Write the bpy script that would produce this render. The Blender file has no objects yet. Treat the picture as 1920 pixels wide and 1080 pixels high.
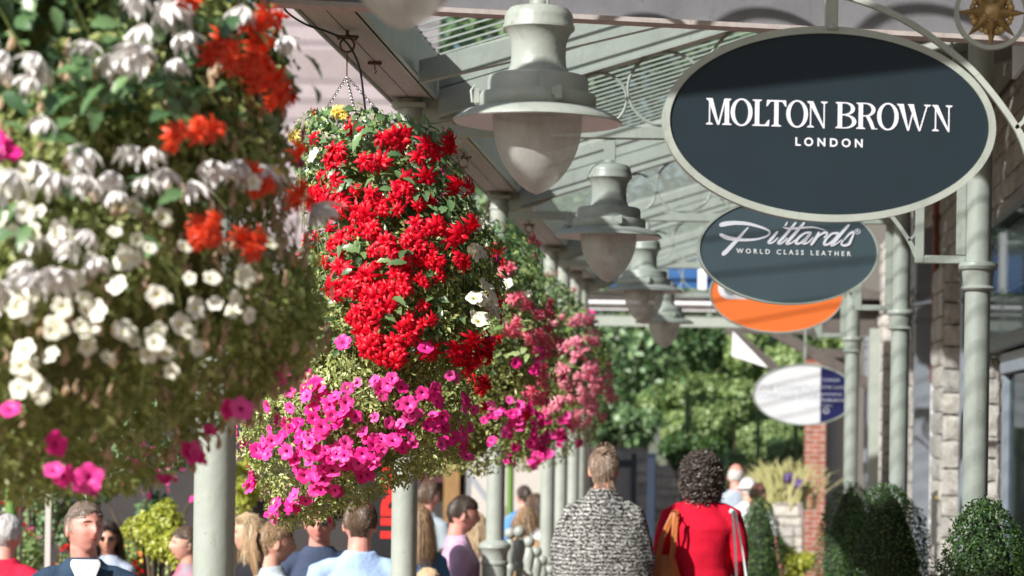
import bpy, bmesh, math, random
import numpy as np
from mathutils import Vector, Matrix, noise
R = math.radians
random.seed(7); RNG = np.random.default_rng(7)
scene = bpy.context.scene
COL = scene.collection

# ------------------------------------------------------------------ camera, light, exposure
CAMZ = 1.75; F = 4533.0; VX, VY, TH = 1368.0, 810.0, 0.014
cam_d = bpy.data.cameras.new('camera'); cam = bpy.data.objects.new('camera', cam_d); COL.objects.link(cam)
cam.location = (0, 0, CAMZ)
cam.rotation_euler = (Matrix.Rotation(R(90), 3, 'X') @ Matrix.Rotation(TH, 3, 'Z')).to_euler()
cam_d.lens = F / 1920 * 36; cam_d.sensor_width = 36; cam_d.sensor_fit = 'HORIZONTAL'
cam_d.clip_start = 0.1; cam_d.clip_end = 2000
cam_d.shift_x = -0.2125; cam_d.shift_y = 0.1406
# the shift is applied in the rolled frame: correct it so the vanishing point stays at (1368, 810)
cam_d.dof.use_dof = True; cam_d.dof.focus_distance = 8.8; cam_d.dof.aperture_fstop = 3.6; cam_d.dof.aperture_blades = 9
scene.camera = cam
SUN_EL, SUN_AZ = R(32), R(40)        # azimuth: left of straight behind the camera
w = bpy.data.worlds.new('World'); scene.world = w; w.use_nodes = True
nt = w.node_tree; nt.nodes.clear()
sky = nt.nodes.new('ShaderNodeTexSky'); sky.sky_type = 'NISHITA'; sky.sun_disc = False
sky.sun_elevation = SUN_EL; sky.sun_rotation = math.pi + SUN_AZ; sky.air_density = 1.0; sky.dust_density = 1.5
bg = nt.nodes.new('ShaderNodeBackground'); bg.inputs['Strength'].default_value = 0.08
wo = nt.nodes.new('ShaderNodeOutputWorld')
nt.links.new(sky.outputs[0], bg.inputs[0]); nt.links.new(bg.outputs[0], wo.inputs[0])
sd = bpy.data.lights.new('sun', 'SUN'); sd.energy = 5.0; sd.angle = R(0.9); sd.color = (1.0, 0.965, 0.92)
so = bpy.data.objects.new('sun', sd); COL.objects.link(so)
SUNDIR = Vector((math.sin(SUN_AZ)*math.cos(SUN_EL), math.cos(SUN_AZ)*math.cos(SUN_EL), -math.sin(SUN_EL)))
so.rotation_euler = SUNDIR.to_track_quat('-Z', 'Y').to_euler(); so.location = (-8, -8, 12)
scene.view_settings.view_transform = 'Standard'; scene.view_settings.look = 'None'
scene.view_settings.exposure = 0.58; scene.view_settings.gamma = 1
try:
    scene.cycles.max_bounces = 8; scene.cycles.transparent_max_bounces = 12
    scene.cycles.diffuse_bounces = 4; scene.cycles.caustics_reflective = False; scene.cycles.caustics_refractive = False
    scene.cycles.use_denoising = True
except Exception: pass

def P(px, py, Y):                    # a point of the place seen at that pixel, Y metres down the street
    dx0, dy0 = px-VX, py-VY
    dx = dx0 + TH*dy0; dy = dy0 - TH*dx0
    return Vector((dx*Y/F, Y, CAMZ - dy*Y/F))

# ------------------------------------------------------------------ materials
MATS = {}
def newmat(name):
    m = bpy.data.materials.new(name); m.use_nodes = True; nt = m.node_tree; nt.nodes.clear()
    out = nt.nodes.new('ShaderNodeOutputMaterial'); MATS[name] = m
    return m, nt, out
def N(nt, t, **kw):
    n = nt.nodes.new(t)
    for k, v in kw.items():
        if k in n.inputs: n.inputs[k].default_value = v
        else: setattr(n, k, v)
    return n
def L(nt, a, b): nt.links.new(a, b)
def c4(c): return (c[0], c[1], c[2], 1)
def paint(name, c, rough=.5, var=.12, scale=6, bump=.0, bscale=60, metal=0, c2=None, stretch=None, spec=.5, coat=0, dirt=0):
    m, nt, out = newmat(name)
    b = N(nt, 'ShaderNodeBsdfPrincipled'); b.inputs['Roughness'].default_value = rough; b.inputs['Metallic'].default_value = metal
    b.inputs['Specular IOR Level'].default_value = spec; b.inputs['Coat Weight'].default_value = coat
    tc = N(nt, 'ShaderNodeTexCoord'); mp = N(nt, 'ShaderNodeMapping')
    if stretch: mp.inputs['Scale'].default_value = stretch
    L(nt, tc.outputs['Object'], mp.inputs[0])
    n1 = N(nt, 'ShaderNodeTexNoise', Scale=scale, Detail=6.0, Roughness=.65); L(nt, mp.outputs[0], n1.inputs['Vector'])
    r = N(nt, 'ShaderNodeValToRGB'); L(nt, n1.outputs[0], r.inputs[0])
    c2 = c2 or tuple(max(0, x*(1-2*var)) for x in c)
    r.color_ramp.elements[0].position = .32; r.color_ramp.elements[1].position = .62
    r.color_ramp.elements[0].color = c4(c2); r.color_ramp.elements[1].color = c4(c)
    col = r.outputs[0]
    if dirt:
        m2 = N(nt, 'ShaderNodeMapping'); m2.inputs['Scale'].default_value = (14, 14, 2.2); L(nt, tc.outputs['Object'], m2.inputs[0])
        n3 = N(nt, 'ShaderNodeTexNoise', Scale=1.6, Detail=8.0, Roughness=.75); L(nt, m2.outputs[0], n3.inputs['Vector'])
        r3 = N(nt, 'ShaderNodeValToRGB'); r3.color_ramp.elements[0].position = .56; r3.color_ramp.elements[1].position = .74; r3.color_ramp.elements[0].color = (0, 0, 0, 1); r3.color_ramp.elements[1].color = (dirt, dirt, dirt, 1)
        L(nt, n3.outputs[0], r3.inputs[0]); mx = N(nt, 'ShaderNodeMixRGB'); mx.inputs[2].default_value = (c[0]*.42, c[1]*.38, c[2]*.30, 1); L(nt, r3.outputs[0], mx.inputs[0]); L(nt, col, mx.inputs[1]); col = mx.outputs[0]
        n4 = N(nt, 'ShaderNodeTexNoise', Scale=55.0, Detail=3.0); L(nt, tc.outputs['Object'], n4.inputs['Vector'])
        r4_ = N(nt, 'ShaderNodeValToRGB'); r4_.color_ramp.elements[0].position = .69; r4_.color_ramp.elements[1].position = .73; r4_.color_ramp.elements[0].color = (0, 0, 0, 1); r4_.color_ramp.elements[1].color = (dirt, dirt, dirt, 1)
        L(nt, n4.outputs[0], r4_.inputs[0]); mx = N(nt, 'ShaderNodeMixRGB'); mx.inputs[2].default_value = (.10, .07, .045, 1); L(nt, r4_.outputs[0], mx.inputs[0]); L(nt, col, mx.inputs[1]); col = mx.outputs[0]
    L(nt, col, b.inputs['Base Color'])
    if bump:
        n2 = N(nt, 'ShaderNodeTexNoise', Scale=bscale, Detail=4.0); L(nt, mp.outputs[0], n2.inputs['Vector'])
        bp = N(nt, 'ShaderNodeBump', Strength=bump, Distance=.01); L(nt, n2.outputs[0], bp.inputs['Height']); L(nt, bp.outputs[0], b.inputs['Normal'])
    L(nt, b.outputs[0], out.inputs[0])
    return m
def leafy(name, c, c2, transl=.35, rough=.45, gloss=.06, scale=None):
    m, nt, out = newmat(name)
    g = N(nt, 'ShaderNodeNewGeometry'); oi = N(nt, 'ShaderNodeObjectInfo')
    ad = N(nt, 'ShaderNodeMath', operation='ADD'); L(nt, g.outputs['Random Per Island'], ad.inputs[0]); L(nt, oi.outputs['Random'], ad.inputs[1])
    fr = N(nt, 'ShaderNodeMath', operation='FRACT'); L(nt, ad.outputs[0], fr.inputs[0])
    r = N(nt, 'ShaderNodeValToRGB'); L(nt, fr.outputs[0], r.inputs[0])
    r.color_ramp.elements[0].color = c4(c); r.color_ramp.elements[1].color = c4(c2)
    d = N(nt, 'ShaderNodeBsdfDiffuse'); t = N(nt, 'ShaderNodeBsdfTranslucent'); gl = N(nt, 'ShaderNodeBsdfGlossy', Roughness=rough)
    L(nt, r.outputs[0], d.inputs[0]); L(nt, r.outputs[0], t.inputs[0])
    m1 = N(nt, 'ShaderNodeMixShader'); m1.inputs[0].default_value = transl; L(nt, d.outputs[0], m1.inputs[1]); L(nt, t.outputs[0], m1.inputs[2])
    m2 = N(nt, 'ShaderNodeMixShader'); m2.inputs[0].default_value = gloss; L(nt, m1.outputs[0], m2.inputs[1]); L(nt, gl.outputs[0], m2.inputs[2])
    L(nt, m2.outputs[0], out.inputs[0])
    return m
def glass(name, tint, transp=.8, rough=.03, refl=.3):
    m, nt, out = newmat(name)
    t = N(nt, 'ShaderNodeBsdfTransparent'); t.inputs[0].default_value = c4(tint)
    g = N(nt, 'ShaderNodeBsdfGlossy', Roughness=rough); g.inputs[0].default_value = (.9, .93, .95, 1)
    fr = N(nt, 'ShaderNodeLayerWeight', Blend=.5); pw = N(nt, 'ShaderNodeMath', operation='POWER'); pw.inputs[1].default_value = 12; L(nt, fr.outputs['Facing'], pw.inputs[0])
    mu = N(nt, 'ShaderNodeMath', operation='MULTIPLY_ADD'); mu.inputs[1].default_value = .75*min(1, refl*2); mu.inputs[2].default_value = refl*.1
    L(nt, pw.outputs[0], mu.inputs[0])
    x = N(nt, 'ShaderNodeMixShader'); L(nt, mu.outputs[0], x.inputs[0]); L(nt, t.outputs[0], x.inputs[1]); L(nt, g.outputs[0], x.inputs[2])
    L(nt, x.outputs[0], out.inputs[0]); return m
def bricks(name, c1, c2, mortar, bw, bh, ms, rough=.85, bump=.5, rot=None, off=.5, axis='XZ', noise_amt=.3):
    m, nt, out = newmat(name)
    b = N(nt, 'ShaderNodeBsdfPrincipled'); b.inputs['Roughness'].default_value = rough
    tc = N(nt, 'ShaderNodeTexCoord'); sp = N(nt, 'ShaderNodeSeparateXYZ'); cb = N(nt, 'ShaderNodeCombineXYZ')
    L(nt, tc.outputs['Object'], sp.inputs[0])
    L(nt, sp.outputs[axis[0]], cb.inputs[0]); L(nt, sp.outputs[axis[1]], cb.inputs[1])
    br = N(nt, 'ShaderNodeTexBrick'); br.offset = off
    br.inputs['Scale'].default_value = 1; br.inputs['Brick Width'].default_value = bw; br.inputs['Row Height'].default_value = bh
    br.inputs['Mortar Size'].default_value = ms; br.inputs['Color1'].default_value = c4(c1); br.inputs['Color2'].default_value = c4(c2); br.inputs['Mortar'].default_value = c4(mortar)
    L(nt, cb.outputs[0], br.inputs['Vector'])
    n1 = N(nt, 'ShaderNodeTexNoise', Scale=9.0, Detail=6.0); L(nt, tc.outputs['Object'], n1.inputs['Vector'])
    mx = N(nt, 'ShaderNodeMixRGB', blend_type='MULTIPLY'); mx.inputs[0].default_value = noise_amt*2
    L(nt, br.outputs['Color'], mx.inputs[1]); L(nt, n1.outputs[0], mx.inputs[2])
    L(nt, mx.outputs[0], b.inputs['Base Color'])
    bp = N(nt, 'ShaderNodeBump', Strength=bump, Distance=.01, invert=True); L(nt, br.outputs['Fac'], bp.inputs['Height']); L(nt, bp.outputs[0], b.inputs['Normal'])
    L(nt, b.outputs[0], out.inputs[0]); return m

M = {}
M['sage'] = paint('sage_paint', (.355, .39, .345), .42, .08, 5, .2, 26, dirt=.5)
M['sage_far'] = M['sage']
M['lintel'] = paint('grey_steel_paint', (.20, .20, .215), .5, .12, 4, .1, 50, dirt=.5)
M['soffit'] = paint('pale_soffit_board', (.46, .41, .385), .6, .1, 3, .1, 30, stretch=(8, .8, 8), dirt=.6)
M['dark_gap'] = paint('dark_joint', (.03, .03, .03), .8)
M['navy_sign'] = paint('slate_navy_sign', (.017, .028, .036), .45, .06, 3, .03, 20, spec=.18)
M['grey_sign'] = paint('blue_grey_sign', (.062, .094, .110), .35, .05, 3, .03, 20)
M['letter'] = paint('pale_lettering', (.70, .70, .76), .5, .02)
M['letter_w'] = paint('white_lettering', (.80, .80, .80), .5, .02)
M['orange'] = paint('orange_sign', (.92, .20, .045), .4, .03)
M['white'] = paint('white_paint', (.80, .80, .82), .5, .04, 5)
M['pale_letter'] = paint('faint_lettering', (.52, .54, .58), .5, .02)
M['navy_panel'] = paint('navy_panel', (.014, .016, .09), .4, .03)
M['gold'] = paint('old_gilt', (.46, .32, .13), .42, .25, 22, .3, 60, metal=.35)
M['steel'] = paint('worn_steel', (.33, .32, .30), .4, .2, 40, metal=.9)
M['rust'] = paint('rusty_steel', (.16, .085, .05), .7, .3, 40, .3, 60, metal=.3)
M['hose'] = paint('black_hose', (.012, .014, .02), .35)
M['black'] = paint('matt_black', (.01, .01, .012), .4)
M['stone'] = paint('cream_limestone', (.56, .51, .44), .9, .16, 10, .9, 26)
m_, nt_, out_ = newmat('grey_cream_stone'); b_ = N(nt_, 'ShaderNodeBsdfPrincipled'); b_.inputs['Roughness'].default_value = .92; b_.inputs['Specular IOR Level'].default_value = .2
g_ = N(nt_, 'ShaderNodeNewGeometry'); r_ = N(nt_, 'ShaderNodeValToRGB'); L(nt_, g_.outputs['Random Per Island'], r_.inputs[0])
r_.color_ramp.elements[0].color = (.46, .44, .41, 1); r_.color_ramp.elements[1].color = (.68, .64, .57, 1); e_ = r_.color_ramp.elements.new(.5); e_.color = (.60, .57, .53, 1)
tc_ = N(nt_, 'ShaderNodeTexCoord'); n_ = N(nt_, 'ShaderNodeTexNoise', Scale=14.0, Detail=9.0, Roughness=.75); L(nt_, tc_.outputs['Object'], n_.inputs['Vector'])
rr_ = N(nt_, 'ShaderNodeValToRGB'); rr_.color_ramp.elements[0].position = .3; rr_.color_ramp.elements[0].color = (.42, .38, .34, 1); rr_.color_ramp.elements[1].position = .58; rr_.color_ramp.elements[1].color = (1, 1, 1, 1); L(nt_, n_.outputs[0], rr_.inputs[0])
mx_ = N(nt_, 'ShaderNodeMixRGB', blend_type='MULTIPLY'); mx_.inputs[0].default_value = .85; L(nt_, r_.outputs[0], mx_.inputs[1]); L(nt_, rr_.outputs[0], mx_.inputs[2]); L(nt_, mx_.outputs[0], b_.inputs['Base Color'])
bp_ = N(nt_, 'ShaderNodeBump', Strength=1.0, Distance=.02); L(nt_, n_.outputs[0], bp_.inputs['Height']); L(nt_, bp_.outputs[0], b_.inputs['Normal']); L(nt_, b_.outputs[0], out_.inputs[0]); M['stone'] = m_
M['mortar'] = paint('dark_mortar', (.20, .18, .155), .95, .2, 20, .5)
M['bluegrey'] = paint('blue_grey_joinery', (.30, .34, .39), .45, .06, 5)
M['greypost'] = paint('mid_grey_joinery', (.25, .27, .30), .45, .06, 5)
M['copper'] = paint('red_brown_pipe', (.33, .10, .05), .45, .3, 12)
M['roof_glass'] = glass('roof_glass', (.70, .74, .76), refl=.1, rough=.12)
M['pane'] = glass('window_pane', (.75, .80, .80), refl=.30, rough=.02)
M['interior'] = paint('dark_interior', (.035, .030, .030), .8)  # near-black colour holds the shade of unlit rooms; irises share it
M['maroon'] = paint('maroon_panel', (.07, .01, .015), .6)
M['red_sign'] = paint('red_letters', (.80, .015, .012), .45, .03)
M['beige'] = paint('beige_render', (.50, .47, .43), .9, .04, 1.5, .2)
M['timber'] = paint('varnished_timber', (.30, .17, .06), .5, .2, 8, .2, stretch=(6, 6, .7))
M['darktimber'] = paint('dark_stained_timber', (.10, .085, .075), .65, .2, 8, .2)
M['navy_door'] = paint('navy_gate_paint', (.018, .032, .062), .5)
M['green_post'] = paint('leaf_green_paint', (.13, .24, .05), .45, .06)
M['fence'] = paint('green_fence_steel', (.07, .16, .06), .5)
M['parasol'] = paint('dark_green_canvas', (.006, .02, .02), .8)
M['brick'] = bricks('red_brick', (.50, .14, .075), (.40, .10, .06), (.55, .48, .42), .225, .075, .010)
M['paving'] = bricks('brick_paving', (.40, .285, .24), (.32, .225, .19), (.2, .17, .15), .22, .11, .006, axis='XY')
M['slabs'] = bricks('stone_slab_paving', (.40, .36, .32), (.33, .30, .27), (.2, .18, .16), .6, .45, .010, axis='XY')
M['rooftile'] = bricks('weathered_roof_tile', (.37, .31, .32), (.33, .275, .28), (.24, .20, .205), 2.6, .13, .02, axis='XY', bump=.9, noise_amt=.15)
M['slate'] = bricks('dark_slate_roof', (.10, .10, .12), (.07, .07, .085), (.03, .03, .03), .3, .22, .02, axis='YX')
M['sky_glass'] = paint('sky_tinted_glazing', (.035, .12, .32), .15, .12, .6, spec=.8)  # the sky's blue is painted into these opaque panes
M['terracotta'] = paint('terracotta', (.36, .14, .08), .8, .1, 8)
M['bark'] = paint('bark', (.10, .075, .05), .9, .3, 12, .8, 30, stretch=(1, 1, .3))
M['stem'] = paint('green_stem', (.16, .20, .06), .6)
M['moss'] = paint('moss_liner', (.10, .09, .035), .95, .4, 30, 1, 50)
# frosted lamp bowl
m, nt, out = newmat('frosted_bowl')
d = N(nt, 'ShaderNodeBsdfDiffuse'); t = N(nt, 'ShaderNodeBsdfTranslucent'); g = N(nt, 'ShaderNodeBsdfGlossy', Roughness=.28); tr = N(nt, 'ShaderNodeBsdfTransparent')
tc = N(nt, 'ShaderNodeTexCoord'); mp = N(nt, 'ShaderNodeMapping'); mp.inputs['Scale'].default_value = (1, 1, .35); L(nt, tc.outputs['Object'], mp.inputs[0])
n1 = N(nt, 'ShaderNodeTexNoise', Scale=12.0, Detail=7.0, Roughness=.7); L(nt, mp.outputs[0], n1.inputs['Vector'])
r = N(nt, 'ShaderNodeValToRGB'); L(nt, n1.outputs[0], r.inputs[0]); r.color_ramp.elements[0].position = .35; r.color_ramp.elements[1].position = .65
r.color_ramp.elements[0].color = (.62, .62, .57, 1); r.color_ramp.elements[1].color = (.84, .85, .80, 1)
L(nt, r.outputs[0], d.inputs[0]); L(nt, r.outputs[0], t.inputs[0])
n2 = N(nt, 'ShaderNodeTexNoise', Scale=420.0, Detail=2.0); L(nt, tc.outputs['Object'], n2.inputs['Vector'])
bp = N(nt, 'ShaderNodeBump', Strength=.35, Distance=.004); L(nt, n2.outputs[0], bp.inputs['Height'])
for q in (d, t, g): L(nt, bp.outputs[0], q.inputs['Normal'])
a1 = N(nt, 'ShaderNodeMixShader'); a1.inputs[0].default_value = .45; L(nt, d.outputs[0], a1.inputs[1]); L(nt, t.outputs[0], a1.inputs[2])
a2 = N(nt, 'ShaderNodeMixShader'); a2.inputs[0].default_value = .28; L(nt, a1.outputs[0], a2.inputs[1]); L(nt, tr.outputs[0], a2.inputs[2])
a3 = N(nt, 'ShaderNodeMixShader'); a3.inputs[0].default_value = .06; L(nt, a2.outputs[0], a3.inputs[1]); L(nt, g.outputs[0], a3.inputs[2])
L(nt, a3.outputs[0], out.inputs[0]); M['bowl'] = m
# plants
M['leaf_olive'] = leafy('petunia_leaf', (.20, .27, .06), (.52, .58, .21), .3)
M['leaf_olive_dark'] = leafy('trailing_leaf', (.30, .37, .08), (.62, .66, .26), .4)
M['leaf_deep'] = leafy('begonia_leaf', (.07, .16, .065), (.20, .34, .13), .3, gloss=.09, rough=.35)
M['leaf_box'] = leafy('box_leaf', (.028, .078, .022), (.095, .175, .045), .2, gloss=.035, rough=.4)
M['leaf_tree'] = leafy('tree_leaf', (.07, .18, .075), (.32, .47, .20), .3, gloss=.07, rough=.45)
M['leaf_light'] = leafy('light_leaf', (.17, .29, .08), (.42, .52, .22), .3, gloss=.05)
M['leaf_yellow'] = leafy('yellow_green_leaf', (.35, .42, .04), (.60, .60, .10), .35)
M['leaf_grass'] = leafy('pale_grass', (.45, .45, .18), (.62, .58, .30), .35)
M['red'] = leafy('red_petal', (.80, .003, .018), (.62, .002, .03), .3, gloss=.025)
M['orange_red'] = leafy('orange_red_petal', (.92, .085, .018), (.82, .05, .012), .2, gloss=.05)
M['whitep'] = leafy('white_petal', (.93, .92, .90), (.90, .86, .84), .14, gloss=.05)
M['cream'] = leafy('cream_petal', (.80, .79, .62), (.85, .83, .74), .18, gloss=.04)
M['pinkp'] = leafy('salmon_pink_petal', (.95, .20, .32), (.96, .46, .56), .2, gloss=.05)
M['rosep'] = leafy('rose_petal', (.92, .10, .18), (.94, .30, .40), .2, gloss=.05)
M['magenta'] = leafy('magenta_petal', (.86, .018, .27), (.92, .10, .42), .2, gloss=.03)
M['throat'] = leafy('dark_throat', (.42, .0, .14), (.55, .0, .2), .3)
M['yellowp'] = leafy('yellow_petal', (.90, .62, .08), (.90, .72, .20), .3)
M['ythroat'] = leafy('yellow_throat', (.60, .58, .10), (.7, .65, .2), .2)
M['tan'] = leafy('faded_bloom', (.55, .38, .22), (.78, .62, .46), .4)
M['lavender'] = leafy('lavender_bloom', (.22, .14, .42), (.38, .28, .58), .3)

# ------------------------------------------------------------------ mesh builder
class MB:
    def __init__(s): s.v = []; s.f = []; s.m = []
    def add(s, vs, fs, mi=0, mat=None):
        o = len(s.v)
        if mat is not None: vs = [mat @ Vector(q) for q in vs]
        s.v += [tuple(q) for q in vs]; s.f += [tuple(i+o for i in q) for q in fs]; s.m += [mi]*len(fs)
    def box(s, a, b, mi=0, mat=None, bev=0):
        x0, y0, z0 = a; x1, y1, z1 = b
        if bev:
            bm = bmesh.new(); bmesh.ops.create_cube(bm, size=1)
            for q in bm.verts: q.co = Vector(((x0+x1)/2+q.co.x*(x1-x0), (y0+y1)/2+q.co.y*(y1-y0), (z0+z1)/2+q.co.z*(z1-z0)))
            bmesh.ops.bevel(bm, geom=bm.edges[:], offset=bev, segments=2, affect='EDGES')
            bm.verts.index_update()
            s.add([q.co.copy() for q in bm.verts], [[q.index for q in f.verts] for f in bm.faces], mi, mat); bm.free(); return
        s.add([(x0,y0,z0),(x1,y0,z0),(x1,y1,z0),(x0,y1,z0),(x0,y0,z1),(x1,y0,z1),(x1,y1,z1),(x0,y1,z1)],
              [(0,3,2,1),(4,5,6,7),(0,1,5,4),(1,2,6,5),(2,3,7,6),(3,0,4,7)], mi, mat)
    def tube(s, pts, rad, n=10, mi=0, cap=True, flat=1.0, up=None, mat=None):
        pts = [Vector(p) for p in pts]; k = len(pts)
        if not hasattr(rad, '__len__'): rad = [rad]*k
        rings = []; prev = None
        for i, p in enumerate(pts):
            t = (pts[min(i+1, k-1)]-pts[max(i-1, 0)])
            if t.length < 1e-9: t = Vector((0, 0, 1))
            t.normalize()
            if prev is None:
                a = Vector(up) if up is not None else (Vector((0, 1, 0)) if abs(t.y) < .9 else Vector((1, 0, 0)))
            else: a = prev
            a = (a - t*a.dot(t))
            if a.length < 1e-6: a = t.orthogonal()
            a.normalize(); prev = a; b = t.cross(a)
            r = rad[i]; ra, rb = (r if hasattr(r, '__len__') else (r, r*flat))
            rings.append([p + a*math.cos(2*math.pi*j/n)*ra + b*math.sin(2*math.pi*j/n)*rb for j in range(n)])
        vs = [q for rg in rings for q in rg]; fs = []
        for i in range(k-1):
            for j in range(n):
                fs.append((i*n+j, i*n+(j+1) % n, (i+1)*n+(j+1) % n, (i+1)*n+j))
        if cap:
            fs.append(tuple(reversed(range(n)))); fs.append(tuple(range((k-1)*n, k*n)))
        s.add(vs, fs, mi, mat)
    def lathe(s, prof, n=32, c=(0, 0, 0), mi=0, mat=None):
        cx, cy, cz = c; vs = []; fs = []
        for r, z in prof:
            for j in range(n):
                a = 2*math.pi*j/n; vs.append((cx+r*math.cos(a), cy+r*math.sin(a), cz+z))
        for i in range(len(prof)-1):
            for j in range(n): fs.append((i*n+j, i*n+(j+1) % n, (i+1)*n+(j+1) % n, (i+1)*n+j))
        s.add(vs, fs, mi, mat)
    def ball(s, c, r, n=12, mi=0, sc=(1, 1, 1), mat=None):
        prof = [(max(1e-4, math.sin(math.pi*i/n)), -math.cos(math.pi*i/n)) for i in range(n+1)]
        vs = []; m2 = n*2
        for q, z in prof:
            for j in range(m2):
                a = 2*math.pi*j/m2; vs.append((c[0]+q*math.cos(a)*r*sc[0], c[1]+q*math.sin(a)*r*sc[1], c[2]+z*r*sc[2]))
        fs = [(i*m2+j, i*m2+(j+1) % m2, (i+1)*m2+(j+1) % m2, (i+1)*m2+j) for i in range(n) for j in range(m2)]
        s.add(vs, fs, mi, mat)
    def prism(s, poly, y0, y1, mi=0, mat=None):           # polygon in XZ, thick along Y (convex or not: one n-gon each side)
        n = len(poly)
        ar = sum(poly[i][0]*poly[(i+1) % n][1]-poly[(i+1) % n][0]*poly[i][1] for i in range(n))
        if ar < 0: poly = poly[::-1]
        vs = [(x, y0, z) for x, z in poly]+[(x, y1, z) for x, z in poly]
        fs = [tuple(range(n)), tuple(reversed(range(n, 2*n)))]+[((i+1) % n, i, i+n, (i+1) % n+n) for i in range(n)]
        s.add(vs, fs, mi, mat)
    def strip(s, pts, wid, y0, y1, mi=0, mat=None, n=4):   # ribbon of varying width in XZ, with smooth Catmull-Rom, thick along Y
        P_ = [Vector((p[0], p[1])) for p in pts]; W_ = list(wid) if hasattr(wid, '__len__') else [wid]*len(pts)
        q = []; ww = []
        for i in range(len(P_)-1):
            a = P_[max(i-1, 0)]; b = P_[i]; c = P_[i+1]; d = P_[min(i+2, len(P_)-1)]
            for k in range(n):
                t = k/n; q.append(.5*((2*b)+(c-a)*t+(2*a-5*b+4*c-d)*t*t+(3*b-a-3*c+d)*t**3)); ww.append(W_[i]*(1-t)+W_[i+1]*t)
        q.append(P_[-1]); ww.append(W_[-1])
        # round ends
        t0 = (q[0]-q[1]).normalized(); t1 = (q[-1]-q[-2]).normalized()
        q = [q[0]+t0*ww[0]*.45]+q+[q[-1]+t1*ww[-1]*.45]; ww = [ww[0]*.45]+ww+[ww[-1]*.45]
        k = len(q); vs = []
        for i in range(k):
            t = (q[min(i+1, k-1)]-q[max(i-1, 0)]); t = t.normalized() if t.length > 1e-9 else Vector((1, 0))
            nn = Vector((-t.y, t.x))*ww[i]/2; a = q[i]+nn; b = q[i]-nn
            vs += [(a.x, y0, a.y), (b.x, y0, b.y), (a.x, y1, a.y), (b.x, y1, b.y)]
        fs = []
        for i in range(k-1):
            o = i*4; fs += [(o, o+1, o+5, o+4), (o+3, o+2, o+6, o+7), (o+2, o, o+4, o+6), (o+1, o+3, o+7, o+5)]
        fs += [(0, 2, 3, 1), (k*4-4, k*4-3, k*4-1, k*4-2)]
        s.add(vs, fs, mi, mat)
    def build(s, name, mats, parent=None, smooth=True, loc=None, ang=35):
        me = bpy.data.meshes.new(name); me.from_pydata(s.v, [], s.f)
        if not isinstance(mats, (list, tuple)): mats = [mats]
        for q in mats: me.materials.append(q)
        if len(mats) > 1: me.polygons.foreach_set('material_index', s.m)
        if smooth:
            me.polygons.foreach_set('use_smooth', [True]*len(s.f))
            try: me.set_sharp_from_angle(angle=R(ang))
            except Exception: pass
        me.update()
        o = bpy.data.objects.new(name, me); COL.objects.link(o)
        if parent is not None: o.parent = parent
        if loc is not None: o.location = loc
        return o
def tag(o, label=None, cat=None, group=None, kind=None):
    if label: o['label'] = label
    if cat: o['category'] = cat
    if group: o['group'] = group
    if kind: o['kind'] = kind
    return o
def empty(name, loc=(0, 0, 0), rz=0, label=None, cat=None, group=None):
    o = bpy.data.objects.new(name, None); COL.objects.link(o); o.location = loc; o.rotation_euler = (0, 0, rz); o.empty_display_size = .1
    return tag(o, label, cat, group)
def children(o): return [q for q in bpy.data.objects if q.parent == o]
def copy_tree(o, parent=None, kids=None):
    c = o.copy(); COL.objects.link(c)
    if parent is not None: c.parent = parent
    for ch in children(o): copy_tree(ch, c)
    return c
def ellipse(a, b, n=96, cx=0, cz=0): return [(cx+a*math.cos(2*math.pi*i/n), cz+b*math.sin(2*math.pi*i/n)) for i in range(n)]
def ring_mesh(mb, a, b, w, y0, y1, n=96, mi=0):          # elliptical band in XZ, width w inward
    vs = []
    for i in range(n):
        t = 2*math.pi*i/n; c, s_ = math.cos(t), math.sin(t)
        for (aa, bb, y) in ((a, b, y0), (a-w, b-w, y0), (a-w, b-w, y1), (a, b, y1)): vs.append((aa*c, y, bb*s_))
    fs = []
    for i in range(n):
        j = (i+1) % n
        for k in range(4): fs.append((i*4+k, i*4+(k+1) % 4, j*4+(k+1) % 4, j*4+k))
    mb.add(vs, fs, mi)
def text_obj(txt, size, mat, parent, loc, spacing=1.0, bold=0.0, ext=.0012, rot=(R(90), 0, 0), align='CENTER', name='lettering', sx=1.0, shear=0):
    cu = bpy.data.curves.new(name, 'FONT'); cu.body = txt; cu.size = size; cu.space_character = spacing; cu.offset = bold; cu.extrude = ext
    cu.align_x = align; cu.align_y = 'CENTER'; cu.shear = shear; cu.resolution_u = 4
    t = bpy.data.objects.new('tmp', cu); COL.objects.link(t); dg = bpy.context.evaluated_depsgraph_get(); dg.update()
    me = bpy.data.meshes.new_from_object(t.evaluated_get(dg)); bpy.data.objects.remove(t); me.materials.clear(); me.materials.append(mat)
    o = bpy.data.objects.new(name, me); COL.objects.link(o); o.parent = parent; o.location = loc; o.rotation_euler = rot; o.scale = (sx, 1, 1)
    return o
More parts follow.
